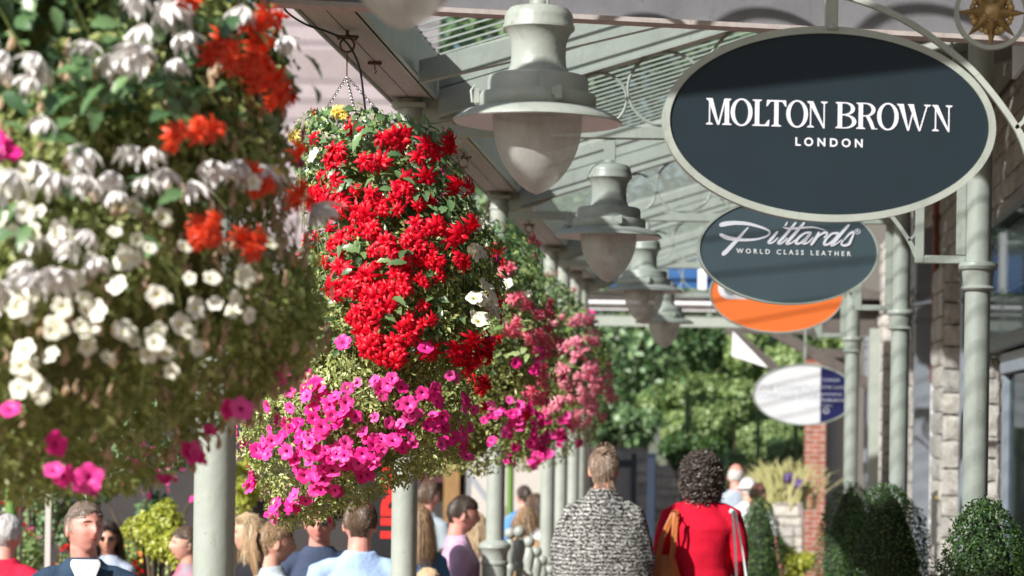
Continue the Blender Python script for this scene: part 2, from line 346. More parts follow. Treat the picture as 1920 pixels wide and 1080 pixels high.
def cards(pos, nrm, size, asp=.55, fold=.25, jitter=.8, tip=None, droop=None):
    """many small folded leaves: 6 verts, 4 tris each as two quads along the midrib"""
    n = len(pos); pos = np.asarray(pos); nrm = np.asarray(nrm)+RNG.normal(0, jitter, (n, 3)); nrm /= np.linalg.norm(nrm, axis=1)[:, None]+1e-9
    d = RNG.normal(0, 1, (n, 3))
    if droop is not None: d = d*.7+np.array(droop)[None, :]
    d -= nrm*np.sum(d*nrm, axis=1)[:, None]; d /= np.linalg.norm(d, axis=1)[:, None]+1e-9
    b = np.cross(nrm, d); s = np.asarray(size)[:, None] if hasattr(size, '__len__') else np.full((n, 1), size)
    v0 = pos; v1 = pos+d*s*.45+b*s*asp*.5+nrm*s*fold*.5; v2 = pos+d*s-nrm*s*.12; v3 = pos+d*s*.45-b*s*asp*.5+nrm*s*fold*.5; v4 = pos+d*s*.5
    V = np.stack([v0, v1, v2, v3, v4], 1).reshape(-1, 3)
    i = np.arange(n)*5
    Fc = np.concatenate([np.stack([i, i+4, i+1], 1), np.stack([i+4, i+2, i+1], 1), np.stack([i, i+3, i+4], 1), np.stack([i+4, i+3, i+2], 1)], 0)
    return V, Fc
def np_obj(name, parts, mats, parent=None, smooth=False):
    Vs = []; Fs = []; Mi = []; o = 0
    for V, Fc, mi in parts:
        Vs.append(V); Fs.append(Fc+o); Mi.append(np.full(len(Fc), mi)); o += len(V)
    V = np.concatenate(Vs).astype(np.float32); Fc = np.concatenate(Fs).astype(np.int32); Mi = np.concatenate(Mi)
    me = bpy.data.meshes.new(name); me.vertices.add(len(V)); me.vertices.foreach_set('co', V.ravel())
    me.loops.add(Fc.size); me.loops.foreach_set('vertex_index', Fc.ravel())
    me.polygons.add(len(Fc)); me.polygons.foreach_set('loop_start', np.arange(0, Fc.size, 3)); me.polygons.foreach_set('loop_total', np.full(len(Fc), 3))
    for q in (mats if isinstance(mats, (list, tuple)) else [mats]): me.materials.append(q)
    me.polygons.foreach_set('material_index', Mi.astype(np.int32)); me.update(calc_edges=True); me.validate()
    ob = bpy.data.objects.new(name, me); COL.objects.link(ob)
    if parent is not None: ob.parent = parent
    return ob
# ------------------------------------------------------------------ ground and sky setting
def sheet(name, x0, y0, x1, y1, z, mat, thick=.0):
    mb = MB()
    if thick: mb.box((x0, y0, z-thick), (x1, y1, z))
    else: mb.add([(x0, y0, z), (x1, y0, z), (x1, y1, z), (x0, y1, z)], [(0, 1, 2, 3)])
    return tag(mb.build(name, mat, smooth=False), kind='structure')
SG = -.45
sheet('ground', -300, -300, 300, 600, SG-.02, paint('far_ground', (.16, .17, .10), .95, .2, .3))
sheet('street', -9.5, -12, -1.99, 40, SG, M['paving'])
sheet('pavement', -1.95, -12, 2.0, 26.5, 0, M['paving'], .47)
sheet('path', -1.9, 26.6, 9, 48, SG+.004, M['slabs'])

# ------------------------------------------------------------------ the canopy
YF = [4.31, 7.29, 11.57, 16.08, 20.7, 25.2]                    # frames
XL = -1.55; XR = [1.185, 1.185, 1.178, 1.126, 1.041, .98]
H = CAMZ
can = empty('walkway_canopy', (0, 0, 0), 0, 'pale sage green glazed canopy on round columns covering the walkway', 'canopy')
def column(x, y, coll, top, bands=None):
    mb = MB(); r = .0615
    mb.tube([(x, y, -.01), (x, y, H+top)], r, 32, cap=True)
    c = mb.build('column', M['sage'], can)
    q = MB(); q.lathe([(.062, -.05), (.085, -.04), (.098, -.02), (.098, .0), (.088, .03), (.085, .04), (.085, .30), (.1, .33), (.1, .36)][::-1] and
                      [(.062, .06), (.082, .05), (.105, .03), (.108, .012), (.098, -.004), (.088, -.02), (.084, -.05), (.084, -.075), (.092, -.085), (.092, -.1), (.084, -.11), (.084, -.23), (.096, -.25), (.096, -.28), (.088, -.30), (.088, -.8)], 32, (x, y, H+coll))
    q.build('base_collar', M['sage'], c)
    if bands is not None:
        q = MB(); zb = H+bands
        q.lathe([(.062, -.098), (.076, -.096), (.083, -.088), (.076, -.078), (.071, -.074), (.072, -.06), (.076, -.015), (.078, .0), (.090, .004), (.096, .018), (.090, .034), (.062, .04)], 32, (x, y, zb))
        q.build('neck_collar', M['sage'], c)
    else:
        q = MB(); q.box((x-.085, y-.085, H+top-.045), (x+.085, y+.085, H+top-.022), bev=.004); q.lathe([(.062, -.12), (.07, -.11), (.066, -.10)], 24, (x, y, H+top)); q.build('column_cap', M['sage'], c)
    return c
for i, y in enumerate(YF):
    column(XL, y if i else 2.4, -.80 if i < 4 else -1.15, 1.57)
    if i < 5: column(XR[i], y, -.95, 2.45, .79)
for (px, yy) in ((1052.5, 22.3), (1075.5, 24.0)): column(P(px, 850, yy).x, yy, -1.15, 1.57)
# outer eave: boxed beam with a boarded soffit
mb = MB(); mb.box((XL-.03, -1, H+1.574), (XL+.03, 7.2, H+1.64))
mb.build('front_rail', M['sage'], can, smooth=False)
mb = MB(); mb.box((XL-.095, 7.2, H+1.574), (XL+.105, 25.6, H+1.60), 0)
mb.build('soffit', M['soffit'], can, smooth=False)
mb = MB(); mb.box((XL+.0, 7.2, H+1.5725), (XL+.003, 25.6, H+1.5745)); mb.build('soffit_joint', M['dark_gap'], can, smooth=False)
mb = MB(); mb.box((XL+.108, 7.2, H+1.565), (XL+.125, 25.6, H+1.80), 0, bev=.004); mb.box((XL-.115, 7.2, H+1.565), (XL-.098, 25.6, H+1.85), bev=.004)
mb.box((XL+.105, 7.2, H+1.565), (XL+.14, 25.6, H+1.579), 0); mb.build('eave_beam', M['sage'], can, smooth=False)
PITCH = .315; RX0, RZ0 = XL+.12, H+1.77
def rz(x): return RZ0+PITCH*(x-RX0)
XW = 1.92; XG = .12
# frames
def frame(i, y):
    xr = XR[i]
    mb = MB(); mb.box((XL+.06, y-.03, H+1.395), (xr-.06, y+.03, H+1.450), bev=.003); mb.build('tie_beam', M['sage'], can, smooth=False)
    # two stacked rafters with a dark joint line between
    mb = MB(); a, b = XL+.14, XW-.02
    def raf(z0, z1, y0, y1):
        mb.prism([(a, rz(a)+z0), (b, rz(b)+z0), (b, rz(b)+z1), (a, rz(a)+z1)], y0, y1)
    raf(-.155, -.004, y-.035, y+.035)
    mb.build('rafter', M['sage'], can, smooth=False)
    mb = MB(); raf(-.290, -.163, y-.045, y+.045); raf(-.30, -.286, y-.06, y+.06)
    if i > 1: mb.build('rafter', M['sage'], can, smooth=False)
    # corner gusset
    mb = MB(); mb.prism([(XL+.05, H+1.40), (XL+.05, H+1.60), (XL+.36, rz(XL+.36)-.29)]+[(XL+.36-.31*t, H+1.45+.09*(1-t)**2) for t in (0, .3, .6, 1)], y-.02, y+.02)
    mb.build('gusset', M['sage'], can, smooth=False)
    # scroll rings between tie beam and rafter
    x = -.62; 
    mb = MB(); first = True
    for (cx, r_) in ((-.64, .125), (-.325, .185), (.125, .26), (.72, .33)):
        if cx+r_ > xr: continue
        cz = H+1.45+r_+.008
        if rz(cx)-.3-(H+1.45) < 2*r_: r2 = (rz(cx)-.3-(H+1.45))/2-.006
        else: r2 = r_
        pts = [(cx+r_*math.cos(t), y, H+1.458+r2+r2*math.sin(t)) for t in [2*math.pi*k/40 for k in range(41)]]
        mb.tube(pts, .008 if i > 1 else .014, 6)
    mb.build('scroll_ring', M['sage'], can)
for i, y in enumerate(YF): frame(i, y)
# glazing bars and glass, bay by bay
ys = [-1.0, 4.31, 7.29, 11.57, 16.08, 20.7, 25.2]
for k in range(1, 6):
    y0, y1 = ys[k]+.05, ys[k+1]-.05
    if k == 1: continue
    n = int((y1-y0)/.165); mb = MB()
    for j in range(n+1):
        y = y0+.06+(y1-y0-.12)*j/n
        mb.prism([(RX0+.02, rz(RX0+.02)-.014), (XG, rz(XG)-.014), (XG, rz(XG)-.004), (RX0+.02, rz(RX0+.02)-.004)], y-.003, y+.003)
    mb.build('glazing_bars', M['sage'], can, smooth=False)
    mb = MB(); vs = []; n2 = int((y1-y0)/.165)
    for j in range(n2):
        for (dy_, dz_) in ((0, 0), (.075, 0), (.10, -.032), (.14, -.032)): 
            yy = y0+(j+0)*(y1-y0)/n2+dy_*(y1-y0)/n2/.165
            vs += [(XG+.002, yy, rz(XG)+dz_), (XW-.02, yy, rz(XW-.02)+dz_)]
    mb.add(vs, [(2*q, 2*q+2, 2*q+3, 2*q+1) for q in range(len(vs)//2-1)]); mb.build('ribbed_roof_sheet', M['sage'], can, smooth=False)
    mb = MB(); mb.add([(RX0+.02, y0, rz(RX0+.02)), (XG, y0, rz(XG)), (XG, y1, rz(XG)), (RX0+.02, y1, rz(RX0+.02))], [(0, 1, 2, 3)])
    mb.build('roof_glass', M['roof_glass'], can, smooth=False)
# front lintel (dark steel beam with a pinkish flange), running slightly askew
def bar_between(mb, A, B, y_th, z0, z1, mi=0):
    A = Vector(A); B = Vector(B); d = (B-A); d.z = 0; d.normalize(); n = Vector((-d.y, d.x, 0))*y_th/2
    vs = []
    for q in (A, B):
        for s_ in (-1, 1):
            for z in (z0, z1): vs.append(q+n*s_+Vector((0, 0, z)))
    mb.add(vs, [(0, 1, 3, 2), (4, 6, 7, 5), (0, 4, 5, 1), (2, 3, 7, 6), (1, 5, 7, 3), (0, 2, 6, 4)], mi)
LA = (XL+.07, 7.50, H+1.305); LB = (1.75, 8.22, H+1.305)
mb = MB(); bar_between(mb, LA, LB, .02, .016, .23, 0); mb.build('lintel_web', M['lintel'], can, smooth=False)
mb = MB(); bar_between(mb, LA, LB, .085, 0, .015, 0); bar_between(mb, LA, LB, .085, .231, .245, 0); mb.build('lintel_flange', M['soffit'], can, smooth=False)
# unseen board added to shade the first sign, then a rafter shading the second
mb = MB()
for i_, y_ in enumerate((6.4, 10.75)):
    sl_, z_ = ((.27, 1.495), (.25, 1.53), (.28, 1.55), (.28, 1.55))[i_]; hg_ = (.20, .10, .12, .12)[i_]
    q = MB(); q.prism([(XL+.15, H+z_), (XW-.12, H+z_+sl_*(XW-.12-XL-.15)), (XW-.12, H+z_+hg_+sl_*(XW-.12-XL-.15)), (XL+.15, H+z_+hg_)], y_-.03, y_+.03); q.build('shading_rafter', M['sage'], can, smooth=False)
# inner wall plate
mb.box((XW-.09, 4, H+2.45), (XW-.02, 25.4, H+2.70)); mb.build('wall_plate', M['sage'], can, smooth=False)
SHB = [(-.70, 0.0), (1.30, 0.0)]

# sign brackets with arc, ring and gilded rosette (one on each right-hand column)
def bracket(i, y):
    xr = XR[i]; dx = xr-1.178
    def X(x): return x+dx
    mb = MB()
    mb.box((X(.875), y-.018, H+.82), (X(.918), y+.018, H+1.62), bev=.003)
    mb.box((X(1.072), y-.016, H+.86), (X(1.118), y+.016, H+1.62), bev=.003)
    mb.box((X(.9185), y-.017, H+.82), (X(1.118), y+.017, H+.858), bev=.003)
    fb = mb.build('sign_bracket', M['sage'], can, smooth=False)
    q = MB(); arc = [(.30, 1.325), (.372, 1.305), (.45, 1.275), (.533, 1.232), (.61, 1.18), (.693, 1.115), (.75, 1.055), (.806, .985), (.85, .92), (.884, .855)]
    q.strip([(X(a), H+b) for a, b in arc], [.018]*9+[.03], y-.012, y+.012)
    q.strip([(X(.884), H+1.0), (X(.87), H+.955), (X(.845), H+.93)], .012, y-.012, y+.012)
    rc = (X(.765), H+1.275)
    ring_mesh(r_ := MB(), .112, .112, .013, -.011, .011, 48)
    q.add([(a+rc[0], b+y, c+rc[1]) for a, b, c in r_.v], r_.f)
    q.build('scroll_arc', M['sage'], fb)
    q = MB()
    q.ball((0, -.022, 0), .026, 10, sc=(1, .7, 1))
    for k in range(8):
        a = math.pi/4*k+math.pi/2; L_ = .108 if k % 2 == 0 else .102; c, s_ = math.cos(a), math.sin(a)
        q.add([(c*L_, 0, s_*L_), (-s_*.022+c*.025, 0, c*.022+s_*.025), (s_*.022+c*.025, 0, -c*.022+s_*.025), (c*.025, -.030, s_*.025), (c*.025, .012, s_*.025)],
              [(0, 1, 3), (0, 3, 2), (0, 4, 1), (0, 2, 4), (1, 4, 3), (3, 4, 2)])
        for off, rad in ((.13, .062), (-.13, .062)):
            q.ball((math.cos(a+math.pi/8+off*.9)*.060, -.006, math.sin(a+math.pi/8+off*.9)*.060), .0095 if k % 2 else .012, 5)
    q.build('rosette', M['gold'], fb, loc=(rc[0], y, rc[1]))
    # hanger strap
    q = MB(); q.box((.31+dx-.017, y-.006, H+.0), (.31+dx+.017, y+.004, H+1.40)) if False else None
for i in range(1, 5): bracket(i, YF[i])

# ------------------------------------------------------------------ lamps
def lamp_mesh(root, stem_top):
    pr = [(.020, .32), (.022, .305), (.055, .300), (.088, .292), (.101, .276), (.104, .262), (.104, .246), (.108, .240), (.108, .230), (.098, .222), (.089, .205), (.083, .185), (.082, .150), (.084, .120), (.094, .100), (.100, .094),
          (.138, .090), (.149, .084), (.152, .072), (.152, .040), (.154, .036)]
    mb = MB(); mb.lathe(pr, 48); mb.lathe([(.154, .037), (.172, .034), (.176, .026), (.176, -.004), (.172, -.010), (.150, -.010)], 48)
    body = mb.build('lamp_housing', M['sage'], root)
    mb = MB(); mb.lathe([(.150, -.006), (.176, -.008), (.215, -.020), (.240, -.034), (.2535, -.046), (.2545, -.050), (.252, -.052)], 64); mb.build('lamp_brim', M['sage'], root)
    mb = MB(); mb.lathe([(.252, -.0525), (.238, -.042), (.212, -.030), (.175, -.018), (.130, -.016)], 64); mb.build('reflector', M['white'], root)
    mb = MB()
    prof = [(.134, -.018)]
    for k in range(1, 26):
        t = k/25; z = -.02-.248*t; r_ = .1355*(1-t**2.35)**.72 if t < 1 else .0005; prof.append((max(r_, .0005), z))
    mb.lathe(prof, 48); mb.build('glass_bowl', M['bowl'], root)
    mb = MB(); mb.lathe([(.128, -.022), (.131, -.030), (.128, -.038)], 40); mb.ball((0, 0, -.09), .035, 8, sc=(1, 1, 1.5)); mb.build('bulb', M['white'], root)
    mb = MB(); mb.box((.040, -.190, -.002), (.066, -.170, .040), bev=.004); mb.box((.034, -.184, .010), (.046, -.176, .034))
    mb.build('clip', M['sage'], root); mb = MB(); mb.box((-.192, -.014, -.002), (-.172, .012, .046), bev=.004); mb.tube([(-.178, 0, .04), (-.19, 0, .055), (-.20, 0, .04), (-.196, 0, .005)], .005, 6); mb.build('clip', M['sage'], root)
    mb = MB(); mb.tube([(0, 0, .30), (0, 0, stem_top)], .019, 16); mb.lathe([(.019, .318), (.028, .316), (.028, .303)], 16); mb.build('stem', M['sage'], root)
    mb = MB(); mb.box((-.029, -.02, stem_top), (.029, .02, stem_top+.115), bev=.003); mb.build('hanger', M['sage'], root, smooth=False)
lab = ['pale green hanging lamp whose pointed bowl just dips into the top edge',
       'largest fully visible pale green hanging lamp, left of the dark navy oval sign',
       'second hanging lamp below and right of the biggest one, in front of grey roof ribs',
       'small hanging lamp directly behind the second one, in front of blue glazing',
       'smallest farthest hanging lamp, its bowl against the green trees']
lampx = [-.592, -.592, -.592, -.582, -.571]
base = None
for i in range(5):
    z = H+.975
    if base is None:
        base = o = empty('hanging_lamp', (lampx[i], YF[i], z)); lamp_mesh(o, .415-.115+.0)
    else: o = copy_tree(base); o.location = (lampx[i], YF[i], z)
    tag(o, lab[i], 'lamp', 'hanging lamps along the walkway')
    o.rotation_euler = (0, 0, [0, .12, .05, -.1, .2][i])

# ------------------------------------------------------------------ serif letters (cap height 1)
def serif_text(mb, s, x0, z0, h, y0, mi=0, widths=None):
    dy = [0]
    def poly(p, x):
        dy[0] += 1; e = .00012*(dy[0] % 7)
        mb.prism([(x+a*h, z0+b*h) for a, b in p], y0-.0015-e, y0, mi)
    def serif(cx, w_, top, x, t=.035):
        if top: poly([(cx-w_, 1.0), (cx-w_, 1-t*.8), (cx-w_*.45, 1-t*2.2), (cx+w_*.45, 1-t*2.2), (cx+w_, 1-t*.8), (cx+w_, 1.0)], x)
        else: poly([(cx-w_, 0), (cx-w_, t*.8), (cx-w_*.45, t*2.2), (cx+w_*.45, t*2.2), (cx+w_, t*.8), (cx+w_, 0)], x)
    def stem(cx, t, x): poly([(cx-t/2, .02), (cx+t/2, .02), (cx+t/2, .98), (cx-t/2, .98)], x)
    TK, TN = .165, .045
    def oring(cx, cz, a, b, t1, t2, x, a0=0, a1=2*math.pi, n=48):
        # annular piece as quads strip joined into a single mesh part
        vs = []; fs = []; closed = abs(a1-a0-2*math.pi) < 1e-6; m_ = n if closed else n+1
        dy[0] += 1; e = .00012*(dy[0] % 7)
        for k in range(m_):
            t = a0+(a1-a0)*k/n; c, s_ = math.cos(t), math.sin(t)
            for rr in ((a, b), (a-t1, b-t2)):
                for yy in (y0-.0015-e, y0): vs.append((x+(cx+rr[0]*c)*h, yy, z0+(cz+rr[1]*s_)*h))
        for k in range(n if closed else m_-1):
            i, j = k*4, ((k+1) % m_)*4
            fs += [(i, j, j+2, i+2), (i+1, i+3, j+3, j+1), (i, i+1, j+1, j), (i+2, j+2, j+3, i+3)]
        mb.add(vs, fs, mi)
    for ch, (xa, xb) in zip(s, widths):
        w_ = (xb-xa)/h; x = xa
        if ch == 'M':
            stem(.13, TN, x); stem(w_-.16, TK, x)
            poly([(.05, 1), (.24, 1), (w_*.50+.02, 0.0), (w_*.50-.05, 0.0)], x); poly([(w_*.50-.03, .0), (w_*.50+.03, 0), (w_-.20, 1), (w_-.26, 1)], x)
            serif(.13, .13, False, x); serif(w_-.16, .18, False, x); serif(.09, .09, True, x); serif(w_-.10, .10, True, x)
        elif ch == 'O': oring(w_/2, .5, w_/2, .525, .155, .055, x)
        elif ch == 'L':
            stem(.18, TK, x); serif(.18, .18, True, x); serif(.18, .18, False, x)
            poly([(.2, 0), (w_-.02, 0), (w_, .24), (w_-.04, .24), (w_-.16, .06), (.2, .045)], x)
        elif ch == 'T':
            stem(w_/2, TK, x); serif(w_/2, .19, False, x); poly([(.0, .76), (.03, .76), (.16, .94), (w_-.16, .94), (w_-.03, .76), (w_, .76), (w_-.02, 1), (.02, 1)], x)
        elif ch == 'N':
            stem(.13, TN, x); stem(w_-.13, TN, x); poly([(.02, 1), (.22, 1), (w_-.10, -.02), (w_-.16, -.02)], x)
            serif(.13, .13, False, x); serif(w_-.13, .13, True, x); serif(.08, .08, True, x)
        elif ch == 'B':
            stem(.17, TK, x); serif(.13, .13, True, x); serif(.13, .13, False, x)
            oring(.36, .755, w_-.42, .245, .15, .045, x, -math.pi/2, math.pi/2, 20); oring(.36, .265, w_-.36, .265, .16, .045, x, -math.pi/2, math.pi/2, 20)
            for zz in (0, .500, .955): poly([(.2, zz), (.37, zz), (.37, zz+.044), (.2, zz+.044)], x)
        elif ch == 'R':
            stem(.17, TK, x); serif(.13, .13, True, x); serif(.17, .17, False, x)
            oring(.36, .74, w_-.44, .26, .15, .045, x, -math.pi/2, math.pi/2, 20)
            for zz in (.48, .955): poly([(.2, zz), (.37, zz), (.37, zz+.044), (.2, zz+.044)], x)
            poly([(.36, .50), (.50, .50), (.62, .30), (w_-.10, .03), (w_, .03), (w_, 0), (w_-.22, 0), (.50, .24)], x)
        elif ch == 'W':
            for a, b in ((.03, .36), (.42, .80)): poly([(a, 1), (a+.20, 1), (b+.10-.02, -.02), (b+.03, -.02)], x)
            poly([(.40, -.02), (.45, -.02), (.60, .62), (.55, .62)], x); poly([(.84, -.02), (.89, -.02), (w_-.12, 1), (w_-.17, 1)], x)
            serif(.10, .12, True, x); serif(.52, .12, True, x); serif(w_-.14, .13, True, x)

# ------------------------------------------------------------------ oval signs
def sign_root(px, py, Y, yaw, label, cat='sign'):
    c = P(px, py, Y); o = empty('hanging_sign', c, yaw, label, cat, 'oval signs hanging along the walkway'); return o, Y
def sign_body(root, a, b, rim, panel_mat, rim_mat, strap_h, th=.035):
    mb = MB(); ring_mesh(mb, a, b, rim, -th/2, th/2); fr = mb.build('sign_frame', rim_mat, root)
    mb = MB(); mb.prism(ellipse(a-rim+.001, b-rim+.001), -th/2+.006, th/2-.006); pn = mb.build('sign_panel', panel_mat, root, ang=30)
    mb = MB(); mb.box((-.017, -th/2-.006, b-.012), (.017, th/2+.006, b+strap_h), bev=.003); mb.ball((0, -th/2-.007, b-.002), .008, 6, sc=(1, .5, 1)); mb.build('hanging_strap', M['sage'], root, smooth=False)
    return pn
SGN = {}
# 1
r1, Y1 = sign_root(1556, 234, 7.24, R(7), 'largest dark navy oval sign reading MOLTON BROWN LONDON in white serif capitals')
S1 = F/Y1; pn = sign_body(r1, 316/S1, 183/S1, .0215, M['navy_sign'], M['sage'], .22)
def loc1(px, py): return ((px-1556)/S1, -(py-234-.029*(px-1556))/S1)
zf = 3.9183; base_z = loc1(1556, 160+305/zf)[1]
wd = [(45, 228), (225, 385), (385, 510), (488, 635), (635, 795), (790, 940), (1000, 1155), (1155, 1312), (1310, 1470), (1462, 1712), (1722, 1872)]
x_ = lambda q: (1310+q/zf-1556)/S1
mb = MB(); serif_text(mb, 'MOLTONBROWN', 0, loc1(1556, 160+318/zf)[1], 192/zf/S1, -.0120, widths=[(x_(a), x_(b)) for a, b in wd])
mb.build('lettering', M['letter'], pn, smooth=False)
text_obj('LONDON', .0345, M['letter'], pn, (x_(955), -.0125, loc1(1554, 269)[1]), 1.62, .0008)
# 2
r2, Y2 = sign_root(1478, 471, 11.57, R(10), 'blue-grey oval sign with flowing white script Pittards, just below the navy sign')
S2 = F/Y2; pn = sign_body(r2, 173/S2, 101/S2, .010, M['grey_sign'], M['sage'], .20)
def l2(X, Y_): 
    px, py = 1300+X/5.647, 395+Y_/5.647
    return ((px-1478)/S2, -(py-471-.033*(px-1478))/S2)
mb = MB(); k_ = 1/5.647/S2
strokes = [
 [(275,150,44),(330,138,50),(430,130,42),(560,140,34),(680,170,26),(770,205,20),(798,235,15),(765,272,16),(660,302,22),(540,310,28),(430,302,38),(340,285,44),(275,255,36)],
 [(565,180,12),(520,228,24),(470,285,34),(400,360,42),(340,425,46),(305,455,44)],
 [(878,228,22),(830,285,32),(785,340,26),(830,338,18),(885,290,12)],
 [(985,125,12),(965,158,18)],
 [(1075,132,20),(1010,210,30),(940,290,30),(890,345,28),(930,345,18),(985,295,12)],
 [(1165,135,22),(1100,210,32),(1030,290,32),(980,350,30),(1030,345,18),(1080,310,12)],
 [(940,178,8),(990,192,20),(1060,192,24),(1160,184,22),(1280,182,16),(1395,212,6)],
 [(1238,240,26),(1180,240,20),(1110,290,26),(1080,345,28),(1125,348,22),(1200,290,22),(1240,245,26),(1185,310,30),(1160,350,28),(1210,342,16),(1265,290,12)],
 [(1325,238,24),(1300,290,30),(1250,360,30)],[(1275,320,12),(1340,262,20),(1395,235,26),(1418,252,18),(1385,290,14)],
 [(1535,245,26),(1470,250,22),(1405,310,26),(1388,362,28),(1435,358,22),(1500,305,20),(1535,260,20)],
 [(1650,160,24),(1590,225,32),(1510,320,32),(1462,372,28),(1510,362,16),(1575,315,10)],
 [(1600,320,10),(1650,262,20),(1695,232,24),(1700,262,18),(1680,310,26),(1655,360,28),(1605,375,26),(1572,360,18),(1590,325,14),(1620,305,10)]]
for j, st in enumerate(strokes):
    mb.strip([l2(a, b) for a, b, c in st], [c*k_ for a, b, c in st], -.0135-.00025*j, -.0115, n=5)
rr = l2(1747, 228); ring_mesh(t_ := MB(), 31*k_, 31*k_, 6*k_, -.0135, -.0115, 32); mb.build('lettering', M['letter'], pn, smooth=False)
mb = MB(); mb.add([(a+rr[0], b, c+rr[1]) for a, b, c in t_.v], t_.f); mb.build('registered_ring', M['letter'], pn, smooth=False)
text_obj('R', 46*k_, M['letter'], pn, (rr[0], -.0125, rr[1]), 1, .0003)
q0 = l2(1060, 447); text_obj('WORLD CLASS LEATHER', 70*k_, M['letter_w'], pn, (q0[0], -.0125, q0[1]), 1.72, .0005, rot=(R(90), 0, 0), sx=1.0, name='lettering')
# 3
r3, Y3 = sign_root(1456, 551, 16.08, R(6), 'orange oval sign half hidden behind the blue-grey sign')
S3 = F/Y3; pn = sign_body(r3, 127/S3, 74/S3, .010, M['orange'], M['sage'], .20)
def l3(px, py): return ((px-1456)/S3, -(py-551-.02*(px-1456))/S3)
mb = MB(); A_ = l3(1366, 540); B_ = l3(1548, 540); r_ = 21/S3
pl = [(A_[0]+r_*math.cos(t), A_[1]+r_*math.sin(t)) for t in [math.pi/2+math.pi*k/16 for k in range(17)]]+[(B_[0]+r_*math.cos(t), B_[1]+r_*math.sin(t)) for t in [-math.pi/2+math.pi*k/16 for k in range(17)]]
mb.prism(pl, -.0130, -.0112); mb.build('white_band', M['white'], pn, smooth=False)
q_ = l3(1369, 541); mb = MB(); mb.prism([(q_[0]+13/S3*math.cos(t), q_[1]+13/S3*math.sin(t)) for t in [2*math.pi*k/24 for k in range(24)]], -.0140, -.0128); mb.build('grey_disc', M['greypost'], pn, smooth=False)
mb = MB(); mb.prism([(q_[0]+4/S3*math.cos(t), q_[1]+4/S3*math.sin(t)) for t in [2*math.pi*k/16 for k in range(16)]], -.0150, -.0139); mb.build('orange_dot', M['orange'], pn, smooth=False)
# 4
r4, Y4 = sign_root(1508, 740, 25.2, R(3), 'lowest white oval sign with faint grey capitals and a navy end panel')
S4 = F/Y4; a4, b4 = 97/S4, 58/S4
mb = MB(); ring_mesh(mb, a4, b4, .018, -.02, .02); mb.build('sign_frame', M['sage'], r4)
xs = (1538-1508)/S4; aa, bb = a4-.017, b4-.017
t0 = math.acos(xs/aa)
mb = MB(); mb.prism([(aa*math.cos(t), bb*math.sin(t)) for t in [t0+(2*math.pi-2*t0)*k/64 for k in range(65)]], -.012, .012); pw = mb.build('sign_panel', M['white'], r4, smooth=False)
mb = MB(); mb.prism([(aa*math.cos(t), bb*math.sin(t)) for t in [-t0+2*t0*k/32 for k in range(33)]], -.0125, .0125); pv = mb.build('navy_end_panel', M['navy_panel'], r4, smooth=False)
text_obj('THE COSMETICS', 17/S4, M['pale_letter'], pw, ((1480-1508)/S4, -.0135, -(729-740)/S4), 1.05, name='lettering', sx=.88)
text_obj('COMPANY STORE', 17/S4, M['pale_letter'], pw, ((1480-1508)/S4, -.0135, -(744-740)/S4), 1.05, name='lettering', sx=.86)
for j, (t_, py_) in enumerate((('CLINIQUE', 712), ('ESTEE LAUDER', 726), ('prescriptives', 738), ('BOBBI BROWN', 750), ('origins', 760))):
    text_obj(t_, 7.6/S4, M['pale_letter'], pv, ((1541-1508)/S4, -.0140, -(py_-740)/S4), 1.0, align='LEFT', name='lettering', sx=.95)
mb = MB(); ring_mesh(mb, 6/S4, 5/S4, 1.8/S4, -.0145, -.0125, 24); o = mb.build('round_emblem', M['pale_letter'], pv); o.location = ((1549-1508)/S4, 0, -(770-740)/S4)
mb = MB(); mb.box((-.012, -.012, b4-.01), (.012, .012, b4+.82)); mb.build('hanging_strap', M['sage'], r4, smooth=False)
# ------------------------------------------------------------------ hanging baskets
def lobed(n, r0, r1, depth, ruf, seg=4, throat=.28):
    """petunia: funnel with n ruffled lobes, facing +Z; material 0 limb, 1 throat"""
    mb = MB(); m_ = n*seg
    rings = [(.05, -depth*1.4), (.13, -depth*.30), (.22, -depth*.08), (.60, .08), (.90, .12), (1.0, .10)]
    vs = []
    for q, (rr, zz) in enumerate(rings):
        for j in range(m_):
            a = 2*math.pi*j/m_; lob = 1-(.20 if q > 3 else .06)*abs(math.cos(n*a/2))**5*(q >= 3)
            wz = (ruf*math.sin(a*n*1.5+q)+random.uniform(-.04, .04)) if q >= 4 else 0
            rad = rr*lob; vs.append((rad*math.cos(a)*r1, rad*math.sin(a)*r1, (zz+wz)*r1))
    fs = []; mi = []
    for q in range(len(rings)-1):
        for j in range(m_):
            fs.append((q*m_+j, q*m_+(j+1) % m_, (q+1)*m_+(j+1) % m_, (q+1)*m_+j)); mi.append(1 if q < 2 else 0)
    mb.v = vs; mb.f = fs; mb.m = mi
    return mb
